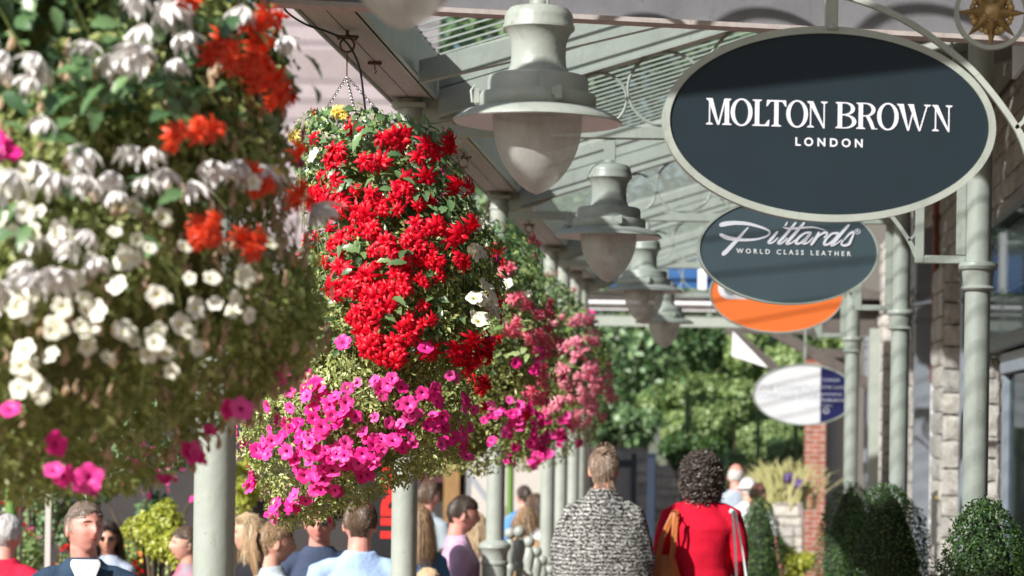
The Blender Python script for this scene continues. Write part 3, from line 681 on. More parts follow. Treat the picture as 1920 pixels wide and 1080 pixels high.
def begonia(np_, L_, w_, droop, layers=3):
    """hanging double begonia: layered narrow pointed petals, main axis +Z"""
    mb = MB()
    for ly in range(layers):
        k = np_-ly*2; tilt0 = ([1.45, 1.0, .55] if layers == 3 else [.98, .50])[ly]
        for j in range(k):
            a = 2*math.pi*j/k+ly*.4+random.uniform(-.12, .12); tl = tilt0+random.uniform(-.2, .2); ln = L_*(1-.18*ly)*random.uniform(.65, 1.15)
            ww = w_*random.uniform(.8, 1.15)
            rad = Vector((math.cos(a), math.sin(a), 0)); side = Vector((-math.sin(a), math.cos(a), 0)); up = Vector((0, 0, 1))
            vs = []
            for t, wf in ((0, .25), (.35, 1), (.7, .85), (1, 0)):
                th = tl + droop*t*t*(1 if tl > .8 else .5)
                p = rad*(math.sin(th)*ln*t)+up*(math.cos(th)*ln*t)
                nn = (rad*math.cos(th)-up*math.sin(th))*(-.18*ww)
                vs += [p-side*ww*wf/2, p+nn*(wf > 0), p+side*ww*wf/2] if wf else [p]
            o = len(mb.v); mb.v += [tuple(v) for v in vs]
            for r_ in range(2):
                b = o+r_*3
                mb.f += [(b, b+1, b+4, b+3), (b+1, b+2, b+5, b+4)]
            b = o+6; mb.f += [(b, b+1, b+3), (b+1, b+2, b+3)]; mb.m += [0]*6
    return mb
def bigleaf(L_):
    mb = MB(); vs = []
    out = [(0, 0), (.10, .20), (.24, .24), (.30, .40), (.46, .30), (.52, .40), (.70, .20), (.76, .24), (1, 0)]
    for t, w_ in out: vs.append((t*L_, w_*L_*.75, .10*L_*w_*2-.35*L_*t*t))
    for t, w_ in out: vs.append((t*L_, 0, -.35*L_*t*t))
    for t, w_ in out: vs.append((t*L_, -w_*L_*.62, .10*L_*w_*2-.35*L_*t*t))
    for b in (0, 9):
        for i in range(8): mb.f.append((b+i, b+i+9, b+i+10, b+i+1)); mb.m.append(0)
    mb.v = vs; return mb
def rot_to(nrm, spin=0):
    q = Vector(nrm).normalized().to_track_quat('Z', 'Y'); return q.to_matrix().to_4x4() @ Matrix.Rotation(spin, 4, 'Z')
random.seed(11)
PET = [lobed(5, .3, .038, .5, q) for q in (.08, .12, .16, .10)]
BEG = [begonia(9, .056, .0145, .7) for _ in range(5)]
BEGB = [begonia(10, .076, .0215, -.30, 2) for _ in range(5)]     # broad drooping ones of the near basket
BLF = [bigleaf(.085) for _ in range(2)]
def mesh_of(mb, name, mats):
    me = bpy.data.meshes.new(name); me.from_pydata(mb.v, [], mb.f)
    for q in mats: me.materials.append(q)
    me.polygons.foreach_set('material_index', mb.m); me.polygons.foreach_set('use_smooth', [True]*len(mb.f)); me.update(); return me
MESHC = {}
def basket(name_label, ppm, Y, prof_px, spec, leaf_spec, hook=True, seed=1, faded=None, chain_top=1.555):
    """prof_px: (image y, centre x, radius px); the body stands Y metres away"""
    random.seed(seed); rng = np.random.default_rng(seed)
    zz = []; cxs = []; rs = []
    for (py, cx, r_) in prof_px:
        p = P(cx, py, Y); zz.append(p.z); cxs.append(p.x); rs.append(r_*Y/F)
    o = np.argsort(zz); zz = np.array(zz)[o]; cxs = np.array(cxs)[o]; rs = np.array(rs)[o]
    hx = XL+.01; root = empty('hanging_basket', (hx, Y, zz[0]), 0, name_label, 'flower basket', 'hanging flower baskets')
    O = np.array([hx, Y, zz[0]])
    cxf = lambda z: np.interp(z, zz, cxs); rf = lambda z: np.interp(z, zz, rs)
    # foliage
    parts = []
    mats_l = [M[q] for q in ('leaf_olive', 'leaf_deep', 'leaf_olive_dark')]
    for (cnt, z0f, z1f, size, mi, asp, rmin, droop) in leaf_spec:
        zlo, zhi = zz[0], zz[-1]
        z = rng.uniform(zlo+(zhi-zlo)*z0f, zlo+(zhi-zlo)*z1f, cnt*2)
        keep = rng.random(cnt*2) < rf(z)/rs.max(); z = z[keep][:cnt]; n = len(z)
        th = rng.uniform(-math.pi, math.pi, n)
        fr = rng.uniform(rmin, 1.0, n)**.7
        # lumps: noise over the surface makes holes and knobs
        lump = np.array([noise.noise(Vector((math.sin(t)*2.2, math.cos(t)*2.2+seed*7, zq*4.5))) for t, zq in zip(th, z)])
        keep = (fr < 1.0+lump*.8) ; z, th, fr, lump = z[keep], th[keep], fr[keep], lump[keep]
        rad = rf(z)*fr*(1+lump*.14)
        pos = np.stack([cxf(z)+np.sin(th)*rad, Y-np.cos(th)*rad, z+rng.normal(0, .01, len(z))], 1)-O
        nr = np.stack([np.sin(th), -np.cos(th), .55+0*z], 1)
        V, Fc = cards(pos, nr, size*rng.uniform(.6, 1.25, len(z)), asp, .3, .42 if seed == 3 else .62, droop=(0, 0, droop)); parts.append((V, Fc, mi))
    np_obj('foliage', parts, mats_l, root)
    mb = MB(); nn_ = 26; vs = []
    for i in range(nn_+1):
        z = zz[0]+(zz[-1]-zz[0])*(.04+.90*i/nn_)
        for j in range(28):
            a = 2*math.pi*j/28; lm = noise.noise(Vector((math.sin(a)*2+seed, math.cos(a)*2, z*5))); r_ = float(rf(z))*((.72 if seed == 3 else .60)+.2*lm)*(math.sin(math.pi*min(1, max(0, i/nn_)))**.3 if 0 < i < nn_ else .02)
            vs.append((float(cxf(z))+math.sin(a)*r_-O[0], -math.cos(a)*r_, z-O[2]))
    mb.add(vs, [(i*28+j, i*28+(j+1) % 28, (i+1)*28+(j+1) % 28, (i+1)*28+j) for i in range(nn_) for j in range(28)])
    mb.build('inner_growth', MATS.get('inner_growth') or paint('inner_growth', (.20, .24, .07), .95, .35, 60, 1, 90), root)
    # lined bowl
    zb = zz[0]+(zz[-1]-zz[0])*.60; rb = max(.12, float(rf(zb))*.55)
    mb = MB(); mb.lathe([(.02, -.26), (rb*.6, -.22), (rb*.9, -.12), (rb, 0), (rb*.9, .03), (0.01, .05)], 24); bo = mb.build('moss_bowl', M['moss'], root, loc=(float(cxf(zb))-hx, 0, zb-zz[0]))
    # trailing stems
    mb = MB()
    for k in range(90):
        th = random.uniform(-math.pi, math.pi); z0 = random.uniform(.25, .9)*(zz[-1]-zz[0])+zz[0]; pts = []
        for q in range(6):
            z = z0-q*.05; 
            if z < zz[0]: break
            rr_ = rf(z)*(1.0+.05*math.sin(q+k)); pts.append((cxf(z)+math.sin(th+.05*q)*rr_-O[0], -math.cos(th+.05*q)*rr_, z-O[2]))
        if len(pts) > 2: mb.tube(pts, .0016, 4, cap=False)
    mb.build('trailing_stems', M['stem'], root)
    # flowers
    for (pname, kind, mkey, mkey2, cnt, sc, blobs, back) in spec:
        src = {'pet': PET, 'beg': BEG, 'begb': BEGB, 'leaf': BLF}[kind]
        key = (kind, mkey, mkey2)
        if key not in MESHC: MESHC[key] = [mesh_of(q, pname, [M[mkey], M[mkey2 or mkey]]) for q in src]
        inst = []
        wts = [max(b[2], 10)**1.25*(b[3] if len(b) > 3 else 1) for b in blobs]
        tries = 0
        while len(inst) < cnt and tries < cnt*30:
            tries += 1
            if blobs and (not back or random.random() > back):
                b = random.choices(blobs, wts)[0]; px = random.gauss(b[0], max(b[2], 4)*.55); py = random.gauss(b[1], max(b[2], 4)*.55)
                p = P(px, py, Y); z = p.z
                if z < zz[0]-.02 or z > zz[-1]+.03: continue
                r_ = float(rf(z)); u = (p.x-float(cxf(z)))/max(r_, .05)
                if abs(u) > 1.12: continue
                th = math.asin(max(-.98, min(.98, u)))
                # perspective: the near surface is closer than the axis
                yy = Y-math.cos(th)*r_; p = P(px, py, yy); x, z = p.x, p.z; front = True
            else:
                z = random.uniform(zz[0], zz[-1]); r_ = float(rf(z)); th = random.uniform(-math.pi, math.pi)
                if abs(th) < 1.25: continue
                x = float(cxf(z))+math.sin(th)*r_; yy = Y-math.cos(th)*r_; front = False
            rj = random.uniform(.03, .09) if seed == 3 else random.uniform(.0, .06)
            pos = Vector((x+math.sin(th)*rj*.5, yy-math.cos(th)*rj, z))
            nr = Vector((math.sin(th), -math.cos(th), .15))
            if kind in ('beg', 'begb'): nr = Vector((math.sin(th)*.8, -math.cos(th)*.8, -.15+random.uniform(-.4, .5))) if kind == 'beg' else Vector((math.sin(th)*.35, -math.cos(th)*.35, -1.1))+Vector([random.uniform(-.35, .35) for _ in range(3)])
            elif kind == 'leaf': nr = Vector((math.sin(th)*.6, -math.cos(th)*.6, .7))+Vector([random.uniform(-.4, .4) for _ in range(3)])
            else: nr = nr+Vector((random.uniform(-.75, .75), random.uniform(-.3, .3), random.uniform(-.5, .75)))
            if any((pos-q[0]).length < {'pet': .036, 'begb': .062, 'leaf': .04}.get(kind, .030)*sc and random.random() < .85 for q in inst): continue
            s_ = sc*random.uniform(.66, 1.22)
            mt = Matrix.Translation(pos-Vector(O)) @ rot_to(nr, random.uniform(0, 6.28)) @ Matrix.Diagonal((s_, s_, s_, 1))
            inst.append((pos, mt, front, random.randrange(len(src))))
        inst.sort(key=lambda q: (not q[2], q[0].y))
        lim = 100
        for pos, mt, fr_, vi in inst[:lim]:
            ob = bpy.data.objects.new(pname, MESHC[key][vi]); COL.objects.link(ob); ob.parent = root; ob.matrix_local = mt
        if len(inst) > lim:
            mb = MB()
            for pos, mt, fr_, vi in inst[lim:]:
                s0 = src[vi]; off = len(mb.v); mb.v += [tuple(mt @ Vector(q)) for q in s0.v]; mb.f += [tuple(i+off for i in q) for q in s0.f]; mb.m += s0.m
            ob = mb.build(pname, [M[mkey], M[mkey2 or mkey]], root, ang=180); ob['kind'] = 'stuff'
    if faded:
        cnt, z0f, z1f = faded; mb = MB()
        for k in range(cnt):
            z = zz[0]+(zz[-1]-zz[0])*random.uniform(z0f, z1f); th = random.uniform(-1.9, 1.9); r_ = float(rf(z))*random.uniform(.9, 1.03)
            x, y = cxf(z)+math.sin(th)*r_-O[0], -math.cos(th)*r_; s_ = random.uniform(.7, 1.3); a = random.uniform(-.01, .01)
            mb.tube([(x, y, z-O[2]), (x+a, y-.004, z-O[2]-.012*s_), (x+a, y-.006, z-O[2]-.024*s_), (x, y-.006, z-O[2]-.034*s_)], [.0018, .004*s_, .0072*s_, .003], 6)
        ob = mb.build('faded_bloom', M['tan'], root); ob['kind'] = 'stuff'
    # chains, ring and bracket
    zt = H+chain_top-O[2]
    mb = MB()
    def chain(a, b, n):
        a = Vector(a); b = Vector(b); d = (b-a).normalized(); s1 = d.orthogonal().normalized(); s2 = d.cross(s1)
        L_ = (b-a).length/n
        for k in range(n):
            c = a+(b-a)*(k+.5)/n; u = s1 if k % 2 else s2
            pts = [c+d*math.cos(t)*L_*.62+u*math.sin(t)*.0058 for t in [2*math.pi*j/8 for j in range(9)]]
            mb.tube(pts, .0015, 4, cap=False)
    top = Vector((0, 0, zt-.165))
    for a in (2.9, .5, -1.35):
        rr_ = .20; e = Vector((math.cos(a)*rr_+.04, math.sin(a)*rr_, zz[-1]-O[2]-.10)); chain(top, e, 30)
    mb.build('chain', M['steel'], root)
    mb = MB(); mb.tube([(0, 0, zt-.068), (0, 0, zt-.165)], .0032, 6)
    mb.tube([(0+.028*math.cos(t), 0, zt-.040+.028*math.sin(t)) for t in [2*math.pi*k/24 for k in range(25)]], .0048, 8); mb.build('ring_hook', M['rust'], root)
    mb = MB(); mb.box((-.045, -.01, zt-.012), (.045, .01, zt-.001), bev=.002); mb.box((-.006, -.006, zt-.001), (.006, .006, zt+.017))
    for s_ in (-.035, .035): mb.tube([(s_, 0, zt-.001), (s_, 0, zt-.02)], .005, 8)
    mb.build('hook_plate', M['rust'], root)
    return root, O, cxf, rf
# watering hose helper (a thing of its own, hanging beside each basket)
def hose(Y, label, pts):
    mb = MB(); q = [Vector(p) for p in pts]; out = []
    for i in range(len(q)-1):
        a = q[max(i-1, 0)]; b = q[i]; c = q[i+1]; d = q[min(i+2, len(q)-1)]
        for k in range(6):
            t = k/6; out.append(.5*((2*b)+(c-a)*t+(2*a-5*b+4*c-d)*t*t+(3*b-a-3*c+d)*t**3))
    out.append(q[-1]); mb.tube(out, .0046, 8); return tag(mb.build('irrigation_hose', M['hose']), label, 'hose')

LS = lambda n: [(int(n*.42), 0, .55, .023, 0, .5, .62, -.5), (int(n*.16), .0, .75, .03, 2, .5, .3, -.6), (int(n*.26), .45, 1, .035, 1, .6, .55, -.2), (int(n*.16), .4, 1, .024, 0, .5, .6, 0)]
# big near basket
ls1 = [(13000, 0, .42, .026, 2, .5, .70, -.5), (20000, 0, .50, .026, 0, .5, .84, -.1), (22000, .25, .76, .026, 0, .5, .74, -.3), (8500, .55, 1, .050, 1, .7, .6, -.2), (7000, .5, 1, .028, 0, .5, .7, 0), (4500, 0, 1, .036, 2, .5, .25, -.3)]
basket('huge near flower basket with mostly white blooms and some orange-red begonias', 855, 5.3,
 [(-290, 40, 60), (-240, 40, 230), (-100, 42, 420), (0, 35, 460), (150, 40, 475), (300, 40, 498), (450, 30, 540), (560, 20, 580), (640, 5, 582), (700, -20, 565), (770, -55, 510), (850, -105, 465), (895, -115, 425), (915, -115, 340), (928, -110, 140)],
 [('begonia_flower', 'begb', 'whitep', None, 62, .82, [(60,120,40),(170,90,50),(250,80,40),(300,20,40),(20,110,30),(110,210,25),(130,320,45),(60,310,35),(240,330,48),(290,320,30),(430,295,42),(390,310,30),(255,275,20),(440,222,14),(20,520,48),(80,500,42),(150,460,38),(20,370,20),(420,30,25,.5),(5,60,30)], .12),
  ('begonia_flower', 'beg', 'orange_red', None, 74, .60, [(400,115,28),(445,110,28),(480,100,26),(480,150,28),(460,140,20),(340,255,30),(365,250,24),(505,180,24),(470,55,20),(375,435,24),(460,460,22),(540,370,26),(480,350,24),(340,10,20),(540,290,16),(480,30,18),(610,570,12)], .1),
  ('petunia_flower', 'pet', 'cream', 'ythroat', 100, .54, [(455,345,3),(250,390,3),(90,400,3),(340,465,4),(500,455,4),(350,525,4),(220,540,4),(160,530,4),(175,487,4),(235,625,4),(345,630,4),(165,620,4),(205,670,4),(110,670,4),(235,490,4),(60,380,8),(30,440,20),(300,560,20),(60,580,20),(120,450,20),(400,640,10),(60,340,16),(420,540,40,.5),(150,600,60,.6),(60,690,50,.5),(300,640,60,.5),(260,470,40,.5),(60,430,40,.5)], .18),
  ('petunia_flower', 'pet', 'magenta', 'throat', 36, .68, [(18,720,4),(25,765,4,.5),(340,850,6),(155,905,12),(110,880,10),(310,940,8),(500,780,6),(215,890,10),(10,270,6),(25,290,5),(90,5,8),(110,830,10),(430,770,10),(290,900,10)], .3),
  ('petunia_flower', 'pet', 'yellowp', 'ythroat', 4, .35, [(575,485,2),(497,328,2)], 0),
  ('begonia_leaf', 'leaf', 'leaf_deep', None, 84, .8, [(200,180,90),(330,180,60),(100,250,80),(60,30,60),(330,100,50),(420,60,40),(560,80,30),(540,150,20),(150,150,60),(300,380,60),(30,180,50),(60,420,40)], .15)],
 ls1, seed=3, faded=(800, .06, .66))
# red basket
ls2 = [(19000, 0, .60, .024, 0, .45, .72, -.3), (7000, .0, .7, .028, 2, .5, .4, -.4), (5200, .42, 1, .042, 1, .6, .45, -.2), (4500, .5, 1, .024, 0, .5, .7, 0)]
basket('red begonia and magenta petunia hanging basket in sharp focus at the centre', 472, 9.6,
 [(206, 650, 40), (216, 660, 90), (245, 700, 145), (300, 705, 150), (380, 725, 160), (450, 752, 180), (520, 750, 185), (600, 735, 192), (660, 712, 190), (720, 690, 200), (780, 665, 212), (850, 655, 205), (880, 640, 170), (915, 612, 132), (950, 585, 95), (975, 560, 50), (985, 555, 15)],
 [('begonia_flower', 'beg', 'red', None, 200, .92, [(710,430,110,.14),(760,560,90,.14),(720,300,80,.12),(650,380,26),(700,390,26),(760,370,30),(800,280,24),(745,262,24),(860,350,20),(880,420,22),(620,440,30),(740,475,32),(800,490,32),(640,500,30),(710,545,28),(760,520,26),(650,540,28),(600,380,24),(725,565,26),(690,600,24),(785,600,28),(700,640,24),(740,660,24),(885,650,26),(855,680,18),(905,725,14),(590,255,12),(640,300,16),(700,300,16),(610,330,16),(825,430,22),(850,440,20),(690,430,22),(780,420,20),(870,490,14),(895,640,14),(670,250,10),(835,270,12),(760,620,20),(900,765,8),(680,520,24)], .10),
  ('petunia_flower', 'pet', 'magenta', 'throat', 210, .80, [(640,800,130,.12),(845,820,50,.5),(500,760,40,.4),(800,700,60,.15),(565,640,14),(520,690,18),(560,710,24),(600,720,24),(650,720,18),(615,620,6),(640,770,30),(720,730,18),(700,790,30),(760,770,26),(810,740,10),(820,800,22),(860,820,22),(870,770,14),(540,800,30),(590,820,30),(640,850,28),(560,870,30),(610,910,28),(680,880,18),(480,900,12),(500,840,22),(470,790,12),(465,830,12),(520,950,20),(560,945,18),(700,830,24),(750,830,20),(790,650,8),(750,790,18),(450,810,10),(590,660,8),(645,640,6)], .08),
  ('petunia_flower', 'pet', 'cream', 'ythroat', 46, .78, [(862,290,10),(880,300,8),(870,350,14),(900,560,16),(920,580,12),(890,600,10),(910,540,12),(845,280,8),(895,420,10),(600,292,5),(885,470,14)], .1),
  ('yellow_begonia_flower', 'beg', 'yellowp', None, 7, .62, [(636,214,4),(560,256,4),(683,420,4),(650,222,4)], 0),
  ('begonia_leaf', 'leaf', 'leaf_deep', None, 99, .8, [(640,260,40),(700,250,40),(800,250,30),(640,340,30),(720,330,40),(660,460,24),(680,500,24),(740,570,24),(560,270,16),(760,480,30),(780,350,30),(600,420,24),(720,600,20),(820,380,24)], .1)],
 ls2, seed=5)
# third and fourth
ls3 = [(9000, 0, .6, .030, 0, .5, .66, -.3), (4000, .0, .8, .034, 2, .5, .3, -.4), (3600, .4, 1, .055, 1, .45, .5, -.3), (2600, .5, 1, .03, 0, .5, .7, 0)]
basket('salmon and magenta flower basket hanging just right of and behind the red one', 328, 13.8,
 [(398, 880, 20), (410, 880, 70), (450, 872, 125), (520, 866, 150), (600, 864, 172), (680, 862, 180), (760, 862, 170), (820, 862, 160), (860, 862, 110), (890, 862, 50)],
 [('begonia_flower', 'beg', 'rosep', None, 70, .85, [(1000,440,16),(985,560,14),(1030,640,26),(960,615,16),(1010,700,22),(950,500,18),(975,520,14),(960,560,12),(1020,580,20),(1000,640,20),(1010,745,18)], .1),
  ('begonia_flower', 'beg', 'red', None, 22, .85, [(900,725,16),(890,680,12),(920,640,16),(930,480,12),(985,770,10)], .1),
  ('petunia_flower', 'pet', 'magenta', 'throat', 70, .82, [(960,680,8),(960,800,20),(915,780,12),(1010,830,18),(955,855,12),(985,740,10),(1000,690,8),(1010,660,8),(950,770,18),(1000,790,20),(920,830,12),(990,760,14)], .12),
  ('petunia_flower', 'pet', 'cream', 'ythroat', 6, .9, [(985,555,2),(940,540,10)], 0),
  ('begonia_leaf', 'leaf', 'leaf_light', None, 60, .9, [(960,520,30),(1000,500,26),(990,620,30),(930,600,24),(960,660,24),(1000,560,20)], .2)],
 ls3, seed=8)
basket('pink begonia basket farthest along the eave, in front of the green trees', 248, 18.3,
 [(500, 985, 20), (512, 985, 55), (550, 992, 90), (600, 996, 122), (650, 998, 140), (720, 1000, 150), (770, 998, 145), (820, 995, 110), (860, 992, 70), (880, 990, 25)],
 [('begonia_flower', 'beg', 'pinkp', None, 170, .80, [(1090,660,18),(1110,640,16),(1100,700,20),(1060,720,18),(1130,720,20),(1142,745,12),(1080,790,18),(1040,755,18),(1100,600,10),(1050,700,16),(1080,600,12),(1120,690,14),(1065,650,16),(1090,745,18),(1110,770,12),(1040,600,10)], .1),
  ('petunia_flower', 'pet', 'magenta', 'throat', 34, 1.0, [(1080,830,5),(1030,850,10),(1122,838,3),(1000,860,10),(1050,820,12),(1020,790,10),(1060,790,8)], .2),
  ('begonia_leaf', 'leaf', 'leaf_light', None, 50, .9, [(1080,600,24),(1060,640,24),(1100,630,16),(1070,690,20),(1110,810,10)], .2)],
 ls3, seed=9)
hz = H+1.555
hose(9.6, 'thin black watering hose curving from the eave ring down into the red basket',
 [P(535, -30, 9.2), P(532, 14, 9.3), P(570, 44, 9.4), P(615, 60, 9.5), P(648, 78, 9.56), P(672, 120, 9.57), P(682, 180, 9.57), P(688, 240, 9.57), P(690, 285, 9.57)])
# spare hook under the soffit
p = P(706, 122, 10.6); mb = MB(); zt = H+1.572
mb.box((XL-.03, 10.4, zt-.012), (XL+.03, 10.42, zt), bev=.002); mb.tube([(XL, 10.41, zt-.012), (XL, 10.41, zt-.03), (XL+.008, 10.41, zt-.042), (XL, 10.41, zt-.05)], .003, 6)
tag(mb.build('spare_hook', M['rust']), 'small empty rusty hook under the soffit right of the hanging ring', 'hook')

# ------------------------------------------------------------------ clipped box bushes by the shops
def topiary(px, top_py, Y, rpx, hgt, label, n=9000, ls=.018):
    t = P(px, top_py, Y); r_ = rpx*Y/F; root = empty('clipped_bush', (t.x, Y, 0), 0, label, 'bush', 'clipped box bushes in pots')
    rng = np.random.default_rng(int(px)); zb = t.z-hgt
    u = rng.random(n)**.8; fr = rng.uniform(.80, 1.0, n); th = rng.uniform(-math.pi, math.pi, n)
    def prof(u):
        a = np.power(np.clip(1-np.power(np.clip(1-u/.62, 0, 1), 2.0), 0, 1), .50); return np.where(u < .72, a, 1-.5*((u-.72)/.28)**2)   # u 0 top, 1 bottom
    lump = np.array([noise.noise(Vector((math.sin(a)*3, math.cos(a)*3+px, b*7))) for a, b in zip(th, u)])
    rad = r_*prof(u)*fr*(1+.22*lump)
    pos = np.stack([np.sin(th)*rad, -np.cos(th)*rad, (t.z-u*hgt)+rng.normal(0, .008, n)], 1)
    V, Fc = cards(pos, np.stack([np.sin(th), -np.cos(th), .5+0*u], 1), ls*rng.uniform(.6, 1.2, n), .6, .2, .8)
    np_obj('foliage', [(V, Fc, 0)], [M['leaf_box']], root)
    mb = MB(); mb.lathe([(.005, t.z-.03), (r_*.28, t.z-hgt*.12), (r_*.58, t.z-hgt*.35), (r_*.76, t.z-hgt*.62), (r_*.6, t.z-hgt*.9), (.01, zb)][::-1], 20); mb.build('twigs', paint('twig_core', (.018, .03, .012), .9) if 'twig_core' not in MATS else MATS['twig_core'], root)
    mb = MB(); mb.tube([(0, 0, .28), (0, 0, zb+.1)], .022, 8); mb.build('trunk', M['bark'], root)
    mb = MB(); mb.lathe([(.13, 0), (.15, .02), (.19, .30), (.21, .31), (.21, .35), (.185, .35), (.175, .31), (.01, .30)], 28); mb.build('pot', M['terracotta'], root)
topiary(1848, 938, 10.4, 102, .95, 'nearest rounded box bush at the bottom right corner', 15000, .019)
topiary(1662, 908, 14.4, 92, .95, 'middle clipped box bush in front of the second right-hand column', 13000, .018)
topiary(1596, 905, 18.6, 68, 1.0, 'darker box bush partly behind the middle one, right of the brick pillar', 8000, .02)
topiary(1425, 932, 22.5, 46, 1.0, 'slim loose green bush behind the shoulder of the red top woman', 5000, .026)
# ------------------------------------------------------------------ shop building on the right
shop = empty('shop_building', (XW+.3, 16, 0), 0, 'cream stone shop building with blue-grey joinery running along the right edge', 'building')
O_ = Vector((XW+.3, 16, 0))
def sh(mb): mb.v = [(a-O_.x, b-O_.y, c-O_.z) for a, b, c in mb.v]; return mb
random.seed(21)
def stones(y0, y1, z0, z1, x, first=0):
    """rock-faced courses, each block irregular"""
    mb = MB(); z = z0; k = 0
    while z < z1-.02:
        hgt = min(random.uniform(.15, .235), z1-z); y = y0-(.15 if k % 2 else 0)*0; k += 1
        while y < y1-.01:
            ln = random.uniform(.22, .48); ye = min(y+ln, y1)
            if y1-ye < .12: ye = y1
            g = .007; d = random.uniform(.006, .022); nx, nz = 6, 6; vs = []; fs = []
            for i in range(nx):
                for j in range(nz):
                    e = (0 if i in (0, nx-1) or j in (0, nz-1) else 1)
                    vs.append((x-.008-d*e*random.uniform(.5, 1)-.004*random.random(), y+g+(ye-y-2*g)*i/(nx-1)+(random.uniform(-.01, .01) if e else random.uniform(-.003,.003)), z+g+(hgt-2*g)*j/(nz-1)+random.uniform(-.006, .006)))
            o = len(vs)
            for i in range(nx-1):
                for j in range(nz-1): a = i*nz+j; fs.append((a, a+1, a+nz+1, a+nz))
            # sides back to the wall
            bd = [i*nz for i in range(nx)]+[(nx-1)*nz+j for j in range(1, nz)]+[i*nz+nz-1 for i in range(nx-2, -1, -1)]+[j for j in range(nz-2, 0, -1)]
            for q in bd: vs.append((x+.01, vs[q][1], vs[q][2]))
            n = len(bd)
            for q in range(n): fs.append((bd[q], bd[(q+1) % n], o+(q+1) % n, o+q))
            mb.add(vs, fs); y = ye
        z += hgt
    return mb
mb = MB(); mb.box((XW+.004, -6, 0), (XW+.5, 38.2, 6.2)); core = sh(mb).build('wall', M['mortar'], shop, smooth=False)
wallz = H+1.45
for (y0, y1) in ((16.7, 17.65), (19.4, 22.2), (25.4, 27.3), (28.3, 30.6)):
    sh(stones(y0, y1, .0, H+1.42, XW)).build('stone_pier', M['stone'], shop, ang=25)
def stones_front(x0, x1, Y, z0, z1, d=.25):
    q = stones(0, x1-x0, z0, z1, 0); q.v = [(x0+b, Y+a, c) for a, b, c in q.v]; q.f = [tuple(reversed(f)) for f in q.f]
    sh(q).build('stone_pier', M['stone'], shop, ang=25)
    q = MB(); q.box((x0+.012, Y+.012, z0), (x1-.002, Y+d, z1)); o = sh(q).build('pier_core', M['mortar'], shop, smooth=False)
    q = stones(Y+.002, Y+d, z0, z1, x0); sh(q).build('stone_pier', M['stone'], shop, ang=25)
random.seed(31)
stones_front(1.745, XW, 19.9, .0, H+1.42, .9); stones_front(1.83, XW, 17.2, 0, H+.55, .4); stones_front(1.79, XW, 28.3, 0, H+1.4, .8); stones_front(1.80, XW, 24.0, 0, H+1.4, .8)
# stone arch stones above the near windows
sh(stones(8, 31, H+1.50, H+2.42, XW)).build('stone_wall_upper', M['stone'], shop, ang=25)
sh(stones(8, 31, H+2.72, 5.6, XW)).build('stone_wall_upper', M['stone'], shop, ang=25)
mb = MB(); mb.box((XW-.07, 8, H+1.425), (XW+.0, 31, H+1.495), bev=.01); sh(mb).build('string_course', M['darktimber'], shop, smooth=False)
def shopfront(y0, y1, deepwin=True):
    f = MB(); x = XW
    for y in (y0, y1-.14, (y0+y1)/2-.05): f.box((x-.055, y, 0), (x+.003, y+.14, H+.55), bev=.006)
    f.box((x-.045, y0+.14, 0), (x+.003, y1-.14, .45), bev=.005)
    f.box((x-.07, y0, H+.42), (x+.003, y1, H+.56), bev=.006)
    fr = sh(f).build('window', M['bluegrey'], shop, smooth=False)
    g = MB(); g.box((x-.02, y0+.14, .45), (x-.014, y1-.14, H+.42)); 
    sh(g).build('pane', M['pane'], fr, smooth=False)
    g = MB(); g.box((x-.006, y0+.1, .45), (x+.002, y1-.1, H+.42)); sh(g).build('dark_interior', M['interior'], fr, smooth=False)  # thin board, shade of the room behind put into its colour
shopfront(10.2, 16.6); shopfront(17.8, 19.2); shopfront(22.4, 25.2)
# projecting display case with black trim and pale books behind glass
f = MB(); x0 = XW-.13
f.box((x0, 13.0, H+.62), (XW-.002, 17.25, H+.67)); f.box((x0, 13.0, H+1.43), (XW-.002, 17.25, H+1.47)); f.box((x0, 14.2, H+.672), (x0+.02, 14.3, H+1.428)); f.box((x0-.02, 13.0, H+.575), (XW-.002, 17.3, H+.615))
case = sh(f).build('display_case', M['black'], shop, smooth=False)
g = MB(); g.box((x0+.004, 13.0, H+.672), (x0+.012, 17.2, H+1.428)); g.box((x0+.013, 17.2, H+.672), (XW-.002, 17.208, H+1.428)); sh(g).build('pane', M['pane'], case, smooth=False)
g = MB(); random.seed(4); y = 14.4
while y < 17.1:
    w_ = random.uniform(.04, .09); hh = random.uniform(.28, .42); g.box((XW-.095, y, H+.98), (XW-.04, y+w_*.8, H+.98+hh), 0, bev=.008); g.box((XW-.095, y, H+.675), (XW-.04, y+w_*.8, H+.675+hh*.6), 0, bev=.008); y += w_+random.uniform(.004, .03)
g.box((XW-.10, 14.3, H+.95), (XW-.01, 17.15, H+.965)); sh(g).build('stacked_books', M['white'], case, smooth=False)
g = MB(); g.box((XW-.028, 13.0, H+.672), (XW-.006, 17.19, H+1.428)); sh(g).build('back_board', M['greypost'], case, smooth=False)
